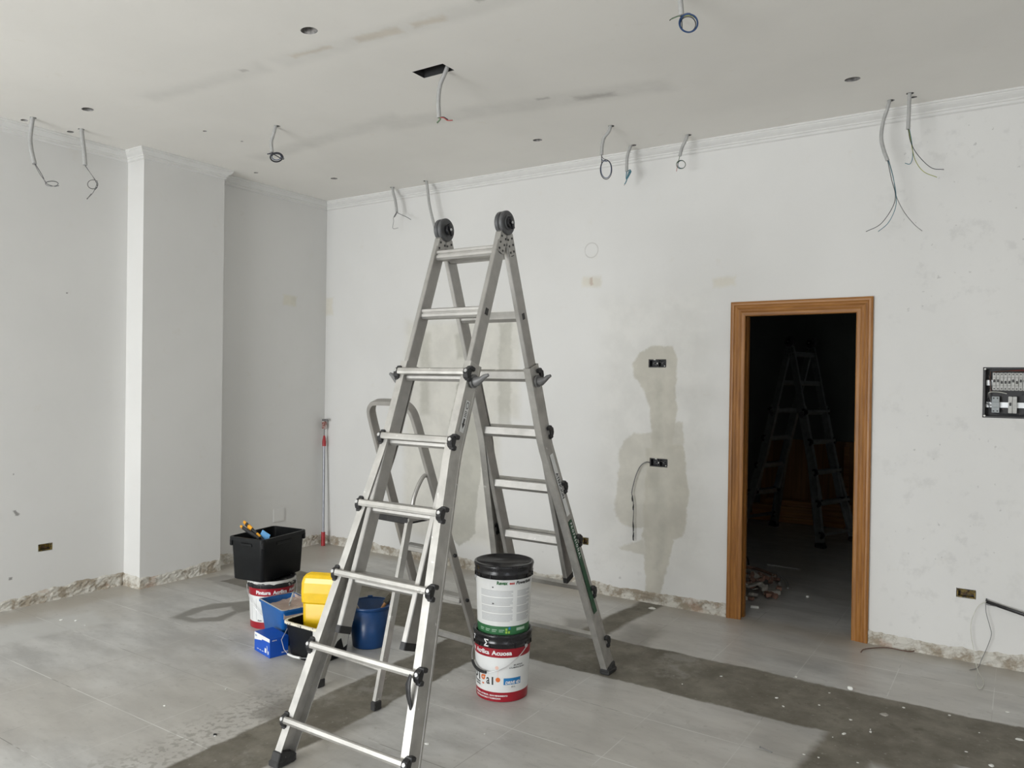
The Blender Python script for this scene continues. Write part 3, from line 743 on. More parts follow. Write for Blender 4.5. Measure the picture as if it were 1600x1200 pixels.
def shell(mb, r0, r1, z0, z1, th=.003, m=0):
    mb.lathe([(0, z0+.004), (r0-.006, z0+.004), (r0-.003, z0), (r0, z0+.006), (r1, z1), (r1-th, z1), (r0-th, z0+.01), (0, z0+.01)], m=m)
def paint_bucket(name, x, y, z, r0, r1, hb, bands, lid_mats, label, lid_h=.062, lid_r=None, group=None):
    """bands: (z0, z1, material index) of the printed wrap; returns root and radius function"""
    root = empty(name, (x, y, z), label, 'bucket', face_cam(x, y), group)
    Rf = lambda zz: r0+(r1-r0)*max(0, min(1, zz/hb))
    mb = MB(); mb.lathe([(0, .004), (r0-.008, .004), (r0-.004, 0), (r0-.0005, .004), (Rf(hb), hb)], m=0)
    mb.build('body', [white_p], root)
    mb = MB()
    for a, b_, m in bands: mb.lathe([(Rf(a)+.0004, a), (Rf(b_)+.0004, b_)], m=m, n=64)
    wrap = mb.build('printed_wrap', [white_p, red_p, green_p], root)
    lr = lid_r or r1+.007
    mb = MB(); zb, zt_ = hb-.004, hb+lid_h
    mb.lathe([(lr-.006, zb), (lr-.001, zb), (lr-.001, zb+.020), (lr, zb+.024), (lr-.003, zb+.028), (lr, zt_-.020), (lr+.003, zt_-.010), (lr+.001, zt_-.002), (lr-.004, zt_), (lr-.009, zt_), (lr-.012, zt_-.010), (0, zt_-.012)], n=64)
    for i in range(14):
        a = 2*PI*i/14; mb.box(((lr)*math.sin(a), -(lr)*math.cos(a), zb+.010), (.004, .003, .020), 0, Matrix.Rotation(a, 3, 'Z'))
    lid = mb.build('lid', lid_mats, root)
    return root, Rf, wrap, lid, lr
hb = .272
RB, Rf, wrap, lid, lr = paint_bucket('paint_bucket', -2.168, 3.22, 0, .128, .140, hb, [(.003, .050, 1), (.050, .222, 0), (.222, hb, 1)], [blk_shiny],
      'white and dark red paint bucket with black rim, standing on the floor under another bucket')
mb = MB()
fit(mb, 'Pintura', .030, -1.85, -1.22, .235, Rf, .0010); fit(mb, 'Acr\u00edlica', .030, -1.12, -.475, .235, Rf, .0010); fit(mb, 'Acuosa', .030, -.385, .345, .235, Rf, .0010)
fit(mb, 'INTERIOR - EXTERIOR - GRAN RENDIMIENTO', .0095, -1.25, .22, .030, Rf, .0004); fit(mb, 'GRAN BLANCURA Y CUBRICION', .0095, -1.2, -.05, .016, Rf, .0004)
mb.build('white_lettering', [ink_white], wrap)
mb = MB()
fit(mb, 'a', .070, -1.62, -1.42, .100, Rf, .002); fit(mb, 'p', .070, -1.32, -1.08, .104, Rf, .001); fit(mb, 'i', .052, -1.01, -.94, .098, Rf, .002)
fit(mb, 'a', .068, -.61, -.467, .088, Rf, .0009); fit(mb, 'l', .052, -.385, -.325, .088, Rf, .0018)
fit(mb, 'PINTURAS', .011, -1.3, -.93, .082, Rf, .0004); fit(mb, 'Y BARNICES', .011, -1.3, -.93, .070, Rf, .0004)
fit(mb, 'BUENA', .010, .42, .80, .180, Rf, .0002, .2); fit(mb, 'CUBRICION', .010, .26, .90, .168, Rf, .0002, .2)
mb.build('black_lettering', [ink_black], wrap)
mb = MB(); fit(mb, 'g', .078, -.886, -.65, .092, Rf, .0014)
n = 20; cc = (.23, .113)
vs = []
for i in range(n):
    t = 2*PI*i/n; z = cc[1]+.0115*math.sin(t); r = Rf(z)+.0012; a = -.15+.0115*math.cos(t)/r; vs.append((r*math.sin(a), -r*math.cos(a), z))
mb.add(vs, [tuple(range(n))]); mb.build('orange_logo', [ink_orange], wrap)
mb = MB(); patch(mb, -.155, -.145, .125, .162, Rf); vs = []
for i in range(n):
    t = 2*PI*i/n; z = .172+.009*math.sin(t); r = Rf(z)+.0012; a = -.19+.009*math.cos(t)/r; vs.append((r*math.sin(a), -r*math.cos(a), z))
mb.add(vs, [tuple(range(n))]); mb.build('pale_logo', [ink_pale], wrap)
mb = MB(); patch(mb, .06, .74, .088, .121, Rf); bl = mb.build('blue_label', [ink_blue], wrap)
mb = MB(); fit(mb, 'DRIVE 4D', .020, .12, .70, .092, lambda z: Rf(z)+.001, .0008, .2); mb.build('label_lettering', [ink_white], bl)
mb = MB(); fit(mb, '15 L', .010, .36, .52, .074, Rf, .0003); mb.build('volume_print', [ink_black], wrap)
mb = MB(); bend(mb, '\u03a3', .046, -.66, hb+.004, lambda z: lr+.001, 0, .0012, 0, .9); bend(mb, '7', .034, -1.25, hb+.018, lambda z: lr+.001, 0, .0010)
mb.build('lid_mark', [ink_white], lid)
mb = MB(); pts = bail(mb, R(52), .147, hb-.002, .120); hd = mb.build('wire_handle', [zinc], RB)
mb = MB(); mb.tube([Vector(p)*1.0+Vector((0, -.004, 0)) for p in pts[11:18]], .0072, 0, 10); mb.build('grip', [blk], hd)
# upper bucket
RB2, Rf, wrap, lid, lr = paint_bucket('paint_bucket', -2.165, 3.22, .324, .128, .141, .284, [(.003, .050, 2), (.050, .284, 0)], [blk_shiny],
      'white bucket with green band and black lid, stacked on top of the dark red bucket')
mb = MB(); fit(mb, 'Revex', .023, -.25, .14, .256, Rf, .0010, .1); mb.build('green_lettering', [ink_green], wrap)
mb = MB(); fit(mb, 'ess', .018, .20, .39, .257, Rf, .0006); mb.build('red_lettering', [ink_red], wrap)
mb = MB(); fit(mb, 'Powerlatex', .022, .44, 1.20, .256, Rf, .0008, .25); bend(mb, 'ES', .008, -.42, .238, Rf, 0, .0006); bend(mb, 'EN', .008, -.42, .158, Rf, 0, .0006); mb.build('black_lettering', [ink_black], wrap)
mb = MB(); rnd = random.Random(4)
for (a0, a1) in ((-.92, .34), (.50, 1.15)):
    for z0 in (.222, .142):
        for i in range(12):
            if i in (5,) : continue
            z = z0-i*.0062; patch(mb, a0, a1-(rnd.uniform(0, .25) if i % 3 == 2 else 0), z, z+.0028, Rf, 0, .0009)
mb.build('small_print', [ink_grey], wrap)
mb = MB()
for a, z, k in ((.12, .034, 0), (.24, .040, 1), (.12, .020, 0), (.22, .020, 0)):
    patch(mb, a-.035, a+.035, z-.005, z+.006, Rf, k, .0012, 3)
patch(mb, .52, .92, .026, .040, Rf, 2, .0012); 
for i in range(4): patch(mb, -1.0+i*.28, -.80+i*.28, .030, .033, Rf, 2, .0012, 3); patch(mb, -1.0+i*.28, -.84+i*.28, .022, .025, Rf, 2, .0012, 3)
mb.build('band_print', [ink_lime, ink_blue, simple('pale_ink', (.45, .60, .48), .4)], wrap)
mb = MB(); bail(mb, R(-78), .143, .272, .09, 0, PI, .0018); mb.build('wire_handle', [zinc], RB2)
# left bucket, under the crate
RB3, Rf, wrap, lid, lr = paint_bucket('paint_bucket', -3.975, 3.26, 0, .127, .139, .262, [(.003, .045, 1), (.045, .208, 0), (.208, .262, 1)], [splash],
      'paint-splashed white and dark red bucket standing on the floor under the black crate', .043, .147)
mb = MB(); fit(mb, 'Pintura', .031, -.73, -.04, .221, Rf, .0011); fit(mb, 'Acr\u00edlica', .031, .05, .72, .221, Rf, .0011); fit(mb, 'Acuosa', .031, .84, 1.5, .221, Rf, .0011); mb.build('white_lettering', [ink_white], wrap)
mb = MB(); patch(mb, -1.05, -1.03, .055, .19, Rf); patch(mb, -.75, -.735, .055, .19, Rf); mb.build('label_lines', [ink_grey], wrap)
mb = MB(); bend(mb, 'A\u00e7on', .013, -.68, .052, Rf, 0, .0005); mb.build('small_lettering', [ink_black], wrap)
mb = MB()
prof_ = []
rnd = random.Random(2); n = 72; ring0 = []; ring1 = []; ring2 = []
for i in range(n):
    a = 2*PI*i/n; dz = rnd.uniform(.004, .011)+(.010 if rnd.random() < .12 else 0)
    for rg_, zz in ((ring0, .304), (ring1, .2955), (ring2, .2955-dz)): rg_.append(((lr+.0035)*math.sin(a), -(lr+.0035)*math.cos(a), zz))
mb.loft([ring0, ring1, ring2], 0, True, False); mb.build('dried_paint', [splash_w], lid)
mb = MB(); pts = bail(mb, R(100), .147, .262, .19, 0, PI, .0022); mb.build('wire_handle', [zinc], RB3)
# ------------------------------------------------------------------ crate with tools
def rrect(w, d, r, n=4):
    out = []
    for cx_, cy_, a0 in ((w/2-r, d/2-r, 0), (-w/2+r, d/2-r, 90), (-w/2+r, -d/2+r, 180), (w/2-r, -d/2+r, 270)):
        for k in range(n+1):
            a = R(a0+90*k/n); out.append((cx_+r*math.cos(a), cy_+r*math.sin(a)))
    return out
def tub(name, loc, rz, w, d, h, taper, mats, label, cat, r=.03, rim=.012, rim_h=.02, th=.004, lipmat=0):
    root = empty(name, loc, label, cat, rz)
    mb = MB()
    def ring(k, z, off=0): return [(x, y, z) for x, y in rrect(w*k+off, d*k+off, r)]
    mb.loft([ring(taper, .0, -.012), ring(taper, .006), ring(1, h-rim_h)], 0, True, False)
    mb.add(ring(taper, .0, -.012), [tuple(range(len(ring(1, 0))-1, -1, -1))], 0)
    mb.loft([ring(1, h-.004, -2*th), ring(taper, .012, -2*th)], 0, True, False); mb.add(ring(taper, .012, -2*th), [tuple(range(len(ring(1, 0))))], 0)
    mb.build('body', [mats[0]], root)
    mb = MB(); mb.loft([ring(1, h-rim_h, 0), ring(1, h-rim_h, 2*rim), ring(1, h-.003, 2*rim), ring(1, h, 2*rim-.005), ring(1, h, -2*th), ring(1, h-.006, -2*th)], 0, False, False)
    mb.build('rim', [mats[lipmat]], root)
    return root
CR = tub('storage_crate', (-4.015, 3.262, .306), .147, .262, .385, .268, .93, [blk_matte, blk_shiny], 'black plastic crate balanced on top of the left paint bucket', 'crate', .025, .010, .022)
mb = MB()
for s in (-1, 1):
    mb.box((s*.131, 0, .225), (.008, .14, .020), 0, None, .003)
    mb.box((0, s*.193, .225), (.09, .008, .020), 0, None, .003)
for sx in (-1, 1):
    for sy in (-1, 1): mb.box((sx*.128, sy*.186, .232), (.018, .018, .045), 0, None, .004)
mb.build('handle_ledge', [blk_matte], CR)
# gripping tool: two handles, black with orange tips
TL = empty('clamp_tool', (-4.06, 3.16, .50), 'black and orange hand tool sticking up out of the black crate', 'tool', .2)
def bar_(pts, rr, name, mat, flat=.6):
    mb = MB(); mb.tube(pts, rr, 0, 10, True, flat); return mb.build(name, [mat], TL)
a0 = at(404, 838, 1, 3.17)-TL.location; a1 = at(381, 815, 1, 3.17)-TL.location; b0 = at(398, 838, 1, 3.15)-TL.location; b1 = at(376, 822, 1, 3.15)-TL.location
Rz = Matrix.Rotation(-.2, 3, 'Z'); a0, a1, b0, b1 = [Rz @ q for q in (a0, a1, b0, b1)]
bar_([a0+(a0-a1)*.35, a0, a1+(a0-a1)*.15], [.014, .014, .013], 'handle', blk)
bar_([b0+(b0-b1)*.3, b0+(a0-b0)*.2, b1+(b0-b1)*.15], [.014, .014, .012], 'handle', blk)
bar_([a1+(a0-a1)*.16, a1], [.0135, .010], 'handle_tip', orange_t); bar_([b1+(b0-b1)*.16, b1], [.012, .008], 'handle_tip', orange_t)
bar_([a0*.55+a1*.45, a0*.32+a1*.68], [.0165, .0165], 'orange_band', orange_t); bar_([a0*1.1-a1*.1, a0*.88+a1*.12], [.016, .016], 'orange_band', orange_t)
mb = MB(); q = [at(u, v, 1, 3.18) for u, v in ((404, 840), (410, 828), (422, 836), (420, 842))]
q2 = [q[0]+Vector((0, 0, -.12)), q[3]+Vector((.0, 0, -.12))]
mb.loft([[p+Vector((0, dy, 0)) for p in (q[1], q[2], q[3], q2[1], q2[0], q[0])] for dy in (0, .004)], 0, False)
tag(mb.build('abrasive_sheet', [cloth_blue]), 'light blue sheet poking out of the black crate', 'sheet')
# ------------------------------------------------------------------ blue bin of plaster, card box, mortar tub, tray, blue bucket
BB = tub('plaster_bin', (-3.668, 3.135, 0), -.27, .325, .225, .222, .80, [blue_bin, blue_bin], 'blue rectangular bin filled with pinkish plaster, between the card box and the buckets', 'bin', .018, .006, .012)
mb = MB(); pp = rrect(.310, .220, .016); rnd = random.Random(8); g = 9
vs = []; fs = []
for i in range(g+1):
    for j in range(g+1):
        u = -.153+.306*i/g; v = -.103+.206*j/g; vs.append((u, v, .178+rnd.uniform(-.004, .004)+.020*(j/g)))
for i in range(g):
    for j in range(g): a = i*(g+1)+j; fs.append((a, a+g+1, a+g+2, a+1))
mb.add(vs, fs, 0, True); mb.build('plaster', [pinkpaste], BB)
mb = MB()
for s, (w_, d_, x_, y_) in enumerate(((.318, .003, 0, .1075), (.003, .205, .1575, 0))): mb.box((x_, y_, .195), (w_, d_, .05), 0)
mb.build('plaster_smear', [pinkpaste], BB)
mb = MB(); lp = [(x, y, .2235) for x, y in rrect(.336, .236, .02)]; lp2 = [(x, y, .2235) for x, y in rrect(.322, .222, .016)]
mb.loft([lp, [(x, y, .2250) for x, y, z in lp], [(x, y, .2250) for x, y, z in lp2]], 0, False, False); mb.build('rim_smear', [splash_w], BB)
mb = MB(); mb.tube([(-.02, .02, .207), (-.10, .075, .232)], .006, 0, 8); mb.tube([(-.02, .02, .205), (.0, .005, .200)], .012, 0, 8, True, .3)
tp = BB.matrix_basis
o = mb.build('filling_knife', [splash_w]); o.location = BB.location; o.location.z = .002; o.rotation_euler = (0, 0, -.27); tag(o, 'plaster-caked knife lying on the plaster in the blue bin', 'knife')
# card box
KB = empty('card_box', (-3.562, 2.925, 0), 'small blue and white cardboard box on the floor beside the black tub', 'box', -.225)
mb = MB(); mb.box((0, -.002, .054), (.190, .112, .108), 0, None, .001); cb_ = mb.build('carton', [box_blue], KB)
mb = MB(); y = -.0590
def Fq(p, m=0): mb.add([(x, y, z) for x, z in p], [tuple(range(len(p)))], m)
Fq([(-.094, .107), (.094, .107), (.094, .088), (-.0, .085), (-.002, .078), (-.094, .064)]); 
Fq([(.035, .020), (.055, .020), (.055, .045), (.035, .045)]); Fq([(.060, .062), (.064, .062), (.074, .014), (.070, .014)]); Fq([(.076, .036), (.084, .036), (.082, .018), (.078, .018)])
for k in range(3): Fq([(-.06+.03*k, .022), (-.04+.03*k, .022), (-.04+.03*k, .019), (-.06+.03*k, .019)])
x = .0957
for s, zz, y0 in (('A4 2000', .015, .012), ('micro', .092, -.045)):
    vs, fs = text_geo(s, .012, .0003); mb.add([(x, y0+a, zz+b_) for a, b_ in vs], fs)
vs, fs = text_geo('ofix', .014, .0003); mb.add([(-.085+a, y-.0005, .086+b_) for a, b_ in vs], fs, 1)
mb.build('box_print', [ink_white, ink_blue], cb_)
# mortar tub
MT = tub('mixing_tub', (-3.305, 3.045, 0), .0, .298, .262, .205, .86, [blk_matte, cream_rim], 'black mixing tub with paint-crusted rim, holding the yellow tray', 'tub', .045, .008, .014, .004, 1)
mb = MB()
pts = []
for i in range(21):
    f = i/20; pts.append((-.160+.20*f, -.142-.012*math.sin(PI*f), .180-.155*min(1, math.sin(PI*f*.5)*1.15)))
mb.tube([(-.158, -.02, .185), (-.164, -.08, .150), (-.150, -.140, .095), (-.115, -.150, .050), (-.080, -.152, .032)], .0022, 0, 6)
mb.tube([(.158, -.02, .185), (.170, -.06, .150), (.150, -.140, .090), (.09, -.152, .045), (.020, -.152, .032)], .0022, 0, 6)
hd = mb.build('wire_handle', [zinc], MT)
mb = MB(); mb.tube([(-.080, -.152, .032), (-.03, -.155, .030), (.020, -.152, .032)], .0065, 0, 10); mb.build('grip', [white_p], hd)
mb = MB(); n = 7                       # dried white paint that ran down the right side
vs = []; fs = []
rnd = random.Random(5)
for i in range(n+1):
    yy = -.115+.21*i/n
    for z in (.192, .085+.03*math.sin(i*1.7)+rnd.uniform(-.01, .01)):
        k = .86+.14*(z/.191); vs.append((.149*k+.0022, yy*k, z))
for i in range(n): fs.append((2*i, 2*i+1, 2*i+3, 2*i+2))
mb.add(vs, fs, 0); 
vs = [(x_*(.86+.14*z/.191), -.131*(.86+.14*z/.191)-.002, z) for x_, z in ((.095, .192), (.135, .192), (.135, .10), (.125, .085), (.115, .10), (.105, .09), (.095, .11))]
mb.add(vs, [tuple(range(7))], 0); mb.build('paint_run', [splash_w], MT)
# yellow tray
YT = empty('paint_tray', (-3.285, 3.06, .014), 'bright yellow plastic tray standing upright in the black tub', 'tray', R(24))
mb = MB()
def tr_ring(z, w, y0): return [(-w/2+.0, y0, z)]
prof_t = [(.00, .205, .030), (.14, .240, .034), (.268, .262, .036), (.276, .272, .046), (.33, .276, .056), (.385, .274, .060), (.412, .262, .057), (.430, .238, .048), (.440, .20, .034)]
rings = []
tilt = .10
for z, w, dp in prof_t:
    rr = rrect(w, dp*2, min(.022, dp*.9), 6)
    rings.append([(x_, y_*1.0+tilt*z*.0-.0, z) for x_, y_ in rr if y_ <= 1e-6])
R_t = Matrix.Rotation(-.14, 3, 'X')
rings = [[R_t @ Vector(p) for p in rg] for rg in rings]
mb.loft(rings, 0, False, False, closed=False)
mb.add(rings[-1], [tuple(range(len(rings[-1])))], 0)
mb.loft([[Vector((p.x*.96, p.y*.86+.002, p.z*.99)) for p in rg][::-1] for rg in rings], 0, True, False, closed=False)
mb.build('tray_shell', [yellow_t], YT)
mb = MB(); n_ = len(rings)
edge = [rg[0] for rg in rings]+[rg[-1] for rg in rings[::-1]]
mb.tube(edge, .005, 0, 6); mb.build('tray_rim', [yellow_t], YT)
# blue bucket with brush
BK = empty('plastic_bucket', (-3.20, 3.345, 0), 'round dark blue bucket on the floor behind the black tub', 'bucket', face_cam(-3.2, 3.345))
mb = MB(); shell(mb, .100, .128, 0, .240); mb.build('body', [blue_bkt], BK)
mb = MB(); mb.lathe([(.126, .226), (.132, .228), (.134, .240), (.130, .246), (.124, .244)]); mb.build('rim', [blue_bkt], BK)
mb = MB(); bail(mb, R(-88), .131, .232, .10, 0, PI, .0018); mb.build('wire_handle', [zinc], BK)
mb = MB(); mb.box((.0, .134, .238), (.03, .014, .03), 0, None, .003); mb.build('ear', [blue_bkt], BK)
pb = empty('paint_brush', (-3.20, 3.345, .05), 'dark paint brush leaning out of the round blue bucket', 'brush', face_cam(-3.2, 3.345))
mb = MB(); mb.tube([(-.02, .02, .0), (.09, .02, .185)], .010, 0, 8, True, .5); mb.build('handle', [plank_mat], pb)
mb = MB(); mb.tube([(.09, .02, .185), (.125, .02, .235)], [.019, .014], 0, 10, True, .45); mb.build('bristles', [bristle], pb)
pb2 = empty('paint_brush', (-3.20, 3.345, .05), 'pale-handled brush lying inside the round blue bucket at its left rim', 'brush', face_cam(-3.2, 3.345))
mb = MB(); mb.tube([(.02, -.02, .0), (-.085, -.01, .19)], .009, 0, 8, True, .6); mb.build('handle', [chunk_m], pb2)
# ------------------------------------------------------------------ extension pole in the corner
PB = at(504, 854, 2, 0); PB = Vector((-5.425, 5.035, 0)); PT = Vector((-5.482, 5.085, 1.10)) - PB
pl = empty('roller_pole', PB, 'grey extension pole with red ends leaning in the corner', 'pole')
mb = MB(); mb.tube([PT*.06, PT*.86], .0115, 0, 12); mb.build('shaft', [simple('pole_metal', (.32, .33, .36), .35, .5)], pl)
mb = MB(); mb.tube([PT*.0, PT*.115], .019, 0, 12); mb.build('grip', [red_plastic], pl)
mb = MB(); mb.tube([PT*.84, PT*.88, PT*.93], [.018, .018, .009], 0, 12); mb.build('collar', [red_plastic], pl)
mb = MB(); mb.box(PT*1.02, (.035, .035, .075), 0, None, .006); mb.box(PT*1.045+Vector((.02, -.01, .02)), (.06, .025, .022), 1, None, .004); mb.tube([PT*.92, PT*.99], .006, 1, 8)
mb.build('head', [simple('spattered_head', (.30, .12, .10), .6, 0, .3, 40, 0, (.7, .7, .68), .52), steel], pl)
# ------------------------------------------------------------------ hanging cables
def wires_obj(root, pts, r, mat, nm='wire'):
    mb = MB(); mb.tube([Vector(p)-root.location for p in bez(pts, 8)], r, 0, 6); return mb.build(nm, [mat], root)
def cable(key, tube_px, wires, label, r=.0112, inward=.0):
    u, v = CAB[key]; base = at(u, v, 2, H); yy = base.y
    root = empty('hanging_cable', base, label, 'cable', 0, 'cables hanging from the ceiling')
    pts = [base+Vector((0, 0, .04))]+[at(a, b_, 1, yy) for a, b_ in tube_px]
    mb = MB(); mb.tube([p-base for p in bez(pts, 8)], r, 0, 10); mb.build('conduit', [conduit], root)
    for k, (px, rr, mat) in enumerate(wires):
        P_ = [at(a, b_, 1, yy+.0015*(k % 3)) for a, b_ in px]
        wires_obj(root, P_, rr, mat)
    return root
def loop(cx_, cy_, rx, ry, a0, turns, n=16, dr=0):
    return [(cx_+(rx+dr*i/n)*math.cos(R(a0)+2*PI*i/n), cy_+(ry+dr*i/n)*math.sin(R(a0)+2*PI*i/n)) for i in range(int(n*turns)+1)]
cable('a', [(50,190),(47,215),(49,235),(54,256)], [([(54,256),(61,270),(71,284)]+loop(81,287,10,4,180,1.6,12), .0022, w_grey), ([(55,256),(66,274),(72,286),(84,291),(92,290)], .002, w_black)],
      'leftmost grey ceiling conduit, bent, ending in a flat loop of grey wire', .0138)
cable('b', [(128,210),(131,235),(133,258)], [([(133,258),(141,270),(149,281)]+loop(145,288,8,7,-60,2.1,12)+[(146,300),(137,310)], .0021, w_grey), ([(133,259),(147,279),(152,291),(148,297)], .0018, w_black), ([(143,303),(136,311)], .003, w_black)],
      'second grey ceiling conduit from the left, its wire curled into a small ring', .0138)
cable('c', [(428,207),(424,222),(425,238)], [([(425,238),(427,240)]+loop(432,246,8,5.5,200,2.5,14,1)+[(425,240),(418,241)], .0030, w_black), (loop(432,245,7,5,200,1.2,14), .0025, w_blue), ([(418,240),(426,242)], .002, w_blue)],
      'grey ceiling conduit with a dark blue and black wire ring, above the pier edge')
cable('d', [(695,115),(688,132),(685,155),(686,184)], [([(686,184),(688,186),(683,192)], .004, w_green), ([(686,184),(693,184),(699,188),(707,188)], .003, w_red), ([(687,184),(693,183),(700,187)], .0028, w_black)],
      'grey conduit hanging from the rectangular ceiling opening with green and red wire ends', .0115)
cable('e', [(614,299),(618,315),(620,331)], [([(620,331),(615,340),(615,346),(614,357),(622,356)], .0020, w_grey), ([(620,332),(626,335),(635,339),(642,343)], .0030, w_grey), ([(621,330),(616,339),(619,334)], .006, w_grey)],
      'ceiling conduit left of the ladder top with short forked grey wire ends')
cable('f', [(668,295),(671,320),(678,350),(682,362)], [([(682,362),(684,370)], .002, w_grey)],
      'ceiling conduit hanging down behind the left hinge of the tall ladder')
cable('g', [(952,204),(944,215),(941,228),(940,242)], [([(940,242),(940,256)]+loop(947,265,9,15,200,2.2,16), .0026, w_black), ([(940,243),(941,250),(948,252)]+loop(947,264,8,14,-70,1.1,16), .0024, w_blue), ([(940,244),(943,248),(949,250)], .002, w_black)],
      'ceiling conduit ending in a large oval ring of dark blue wire')
cable('h', [(984,232),(980,246),(979,268)], [([(979,268),(979,280),(986,268),(982,270),(979,282),(976,288)], .0040, w_teal), ([(979,281),(978,285),(975,290)], .002, w_grey), ([(980,268),(985,266),(981,278)], .004, w_teal)],
      'ceiling conduit ending in a tight folded twist of teal wire')
cable('i', [(1072,217),(1066,230),(1062,244)], [([(1062,244),(1060,252)]+loop(1064,257,7,6.5,200,2.3,14), .0023, w_green), (loop(1065,257,6,6,160,1.3,14), .0022, w_teal), ([(1061,250),(1058,262),(1057,268)], .0018, w_red)],
      'ceiling conduit ending in a small round ring of greenish wire')
cable('j', [(1063,-4),(1064,12),(1065,24)], [([(1065,24),(1063,36)]+loop(1076,36,13,13,180,2.3,18,1), .0024, w_blue), ([(1065,24),(1075,23)]+loop(1076,37,14,13,-80,1.6,18), .0022, w_yellow), (loop(1075,38,12,12,120,1.1,18)+[(1064,26),(1052,28),(1046,32)], .0022, w_black), ([(1064,24),(1056,27),(1049,30)], .002, w_green)],
      'ceiling conduit at the top edge with a big coil of blue, green and yellow wires')
cable('k', [(1387,168),(1380,190),(1377,215),(1381,235),(1387,251)], [([(1387,251),(1393,280),(1399,305),(1394,325),(1376,350),(1353,362)], .0019, w_black), ([(1388,251),(1395,275),(1400,303),(1399,325),(1388,348),(1372,362)], .0019, w_teal), ([(1389,251),(1396,278),(1400,305),(1412,330),(1428,350),(1441,361)], .0019, w_grey)],
      'long curved ceiling conduit right of the doorway with three splayed wires', .0105)
cable('l', [(1421,152),(1420,175),(1419,202)], [([(1419,202),(1423,222),(1434,242),(1455,262),(1475,265)], .0019, w_black), ([(1420,202),(1424,225),(1430,250),(1443,268),(1464,277)], .0019, w_yellow), ([(1421,202),(1425,225),(1426,245),(1422,256),(1414,255)], .002, w_teal)],
      'straight ceiling conduit at the far right with two wires sweeping right', .0105)
# ------------------------------------------------------------------ sockets and fuse box in the back wall
def socket(x0_, x1_, z0_, z1_, label, mat, wall='b', gap=True):
    y_ = YB
    root = empty('socket_box', ((x0_+x1_)/2, y_, (z0_+z1_)/2), label, 'socket box', 0)
    w, h_ = x1_-x0_, z1_-z0_; mb = MB(); n = 2 if gap else 1
    for k in range(n):
        cw = w/n; c = -w/2+cw*(k+.5); hw, hh = cw/2-.003, h_/2-.002
        for d0, d1, q in ((-.002, .040, 0),):
            o4 = [(c-hw, -hh), (c+hw, -hh), (c+hw, hh), (c-hw, hh)]; i4 = [(c-hw+.006, -hh+.006), (c+hw-.006, -hh+.006), (c+hw-.006, hh-.006), (c-hw+.006, hh-.006)]
            V = [(a, .001, b_) for a, b_ in o4]+[(a, .001, b_) for a, b_ in i4]+[(a, .034, b_) for a, b_ in i4]
            mb.add(V, [(i, (i+1) % 4, 4+(i+1) % 4, 4+i) for i in range(4)]+[(4+i, 4+(i+1) % 4, 8+(i+1) % 4, 8+i) for i in range(4)]+[(8, 9, 10, 11)])
    mb.build('back_box', [mat], root)
    mb = MB(); rnd = random.Random(int(x0_*-1000))
    for k in range(n):
        c = -w/2+w/n*(k+.5)
        mb.tube([(c-.01, .030, -.01), (c, .010, .006), (c+.012, .028, .010)], .002, 0, 6)
    mb.tube([(-w*.3, .02, .0), (-w*.1, .006, -.008), (w*.1, .012, .012), (w*.3, .02, -.006)], .0018, 0, 6)
    mb.build('wire_end', [w_grey if gap else w_brown], root)
    return root
s1_ = socket(-2.232, -2.098, 1.676, 1.735, 'upper double black socket box in the patched plaster', sock_black)
s2_ = socket(-2.212, -2.077, .972, 1.032, 'lower double black socket box with a cable coming out', sock_black)
for q in (s1_, s2_):
    mb = MB(); mb.box((0, -.0005, .0), (.006, .004, .012), 0, None, .001); mb.box((.055, -.0005, -.018), (.006, .004, .006), 0); mb.box((-.02, -.0005, .026), (.014, .003, .005), 0); mb.build('plaster_bit', [chip_m], q)
socket(-2.745, -2.692, .345, .400, 'yellow stained socket box low on the wall just behind the tall ladder leg', sock_yellow, gap=False)
socket(-.303, -.205, .360, .412, 'yellow stained socket box right of the doorway, left of the black conduit', sock_yellow, gap=False)
q = empty('socket_box', (XL, 2.6575, .377), 'yellow stained socket box low in the left wall', 'socket box', PI/2)
mb = MB(); hw, hh = .0445, .023
o4 = [(-hw, -hh), (hw, -hh), (hw, hh), (-hw, hh)]; i4 = [(a*.88, b_*.8) for a, b_ in o4]
V = [(a, .001, b_) for a, b_ in o4]+[(a, .001, b_) for a, b_ in i4]+[(a, .034, b_) for a, b_ in i4]
mb.add(V, [(i, (i+1) % 4, 4+(i+1) % 4, 4+i) for i in range(4)]+[(4+i, 4+(i+1) % 4, 8+(i+1) % 4, 8+i) for i in range(4)]+[(8, 9, 10, 11)]); mb.build('back_box', [sock_yellow], q)
mb = MB(); mb.tube([(-.02, .02, .01), (-.005, .008, .0), (.015, .015, -.008)], .003, 0, 6); mb.build('wire_end', [w_brown], q)
# cable from the lower socket
y_ = YB-.018
cc_ = empty('loose_cable', at(1014, 724, 1, YB), 'black taped cable arching out of the lower double socket box', 'cable')
P_ = [at(1018, 724, 1, YB+.02)]+[at(a, b_, 1, y_-.01) for a, b_ in ((1010,722),(1001,728),(994,742),(989,760),(987,770),(989,780),(990,800),(989,818),(990,845))]
mb = MB(); mb.tube([p-cc_.location for p in bez(P_[:6], 8)], .0042, 0, 8); mb.build('sheath', [w_grey], cc_)
mb = MB(); mb.tube([p-cc_.location for p in bez(P_[4:], 8)], .0026, 0, 6); mb.build('wire', [w_black], cc_)
mb = MB()
for a, b_ in ((( 988,774),(988,784)), ((990,788),(989,797)), ((989,815),(990,830)), ((990,832),(989,844))):
    p, q = at(*a, 1, y_-.011)-cc_.location, at(*b_, 1, y_-.011)-cc_.location; mb.tube([p, (p+q)/2, q], [.003, .0065, .002], 0, 8)
mb.build('tape', [blk], cc_)
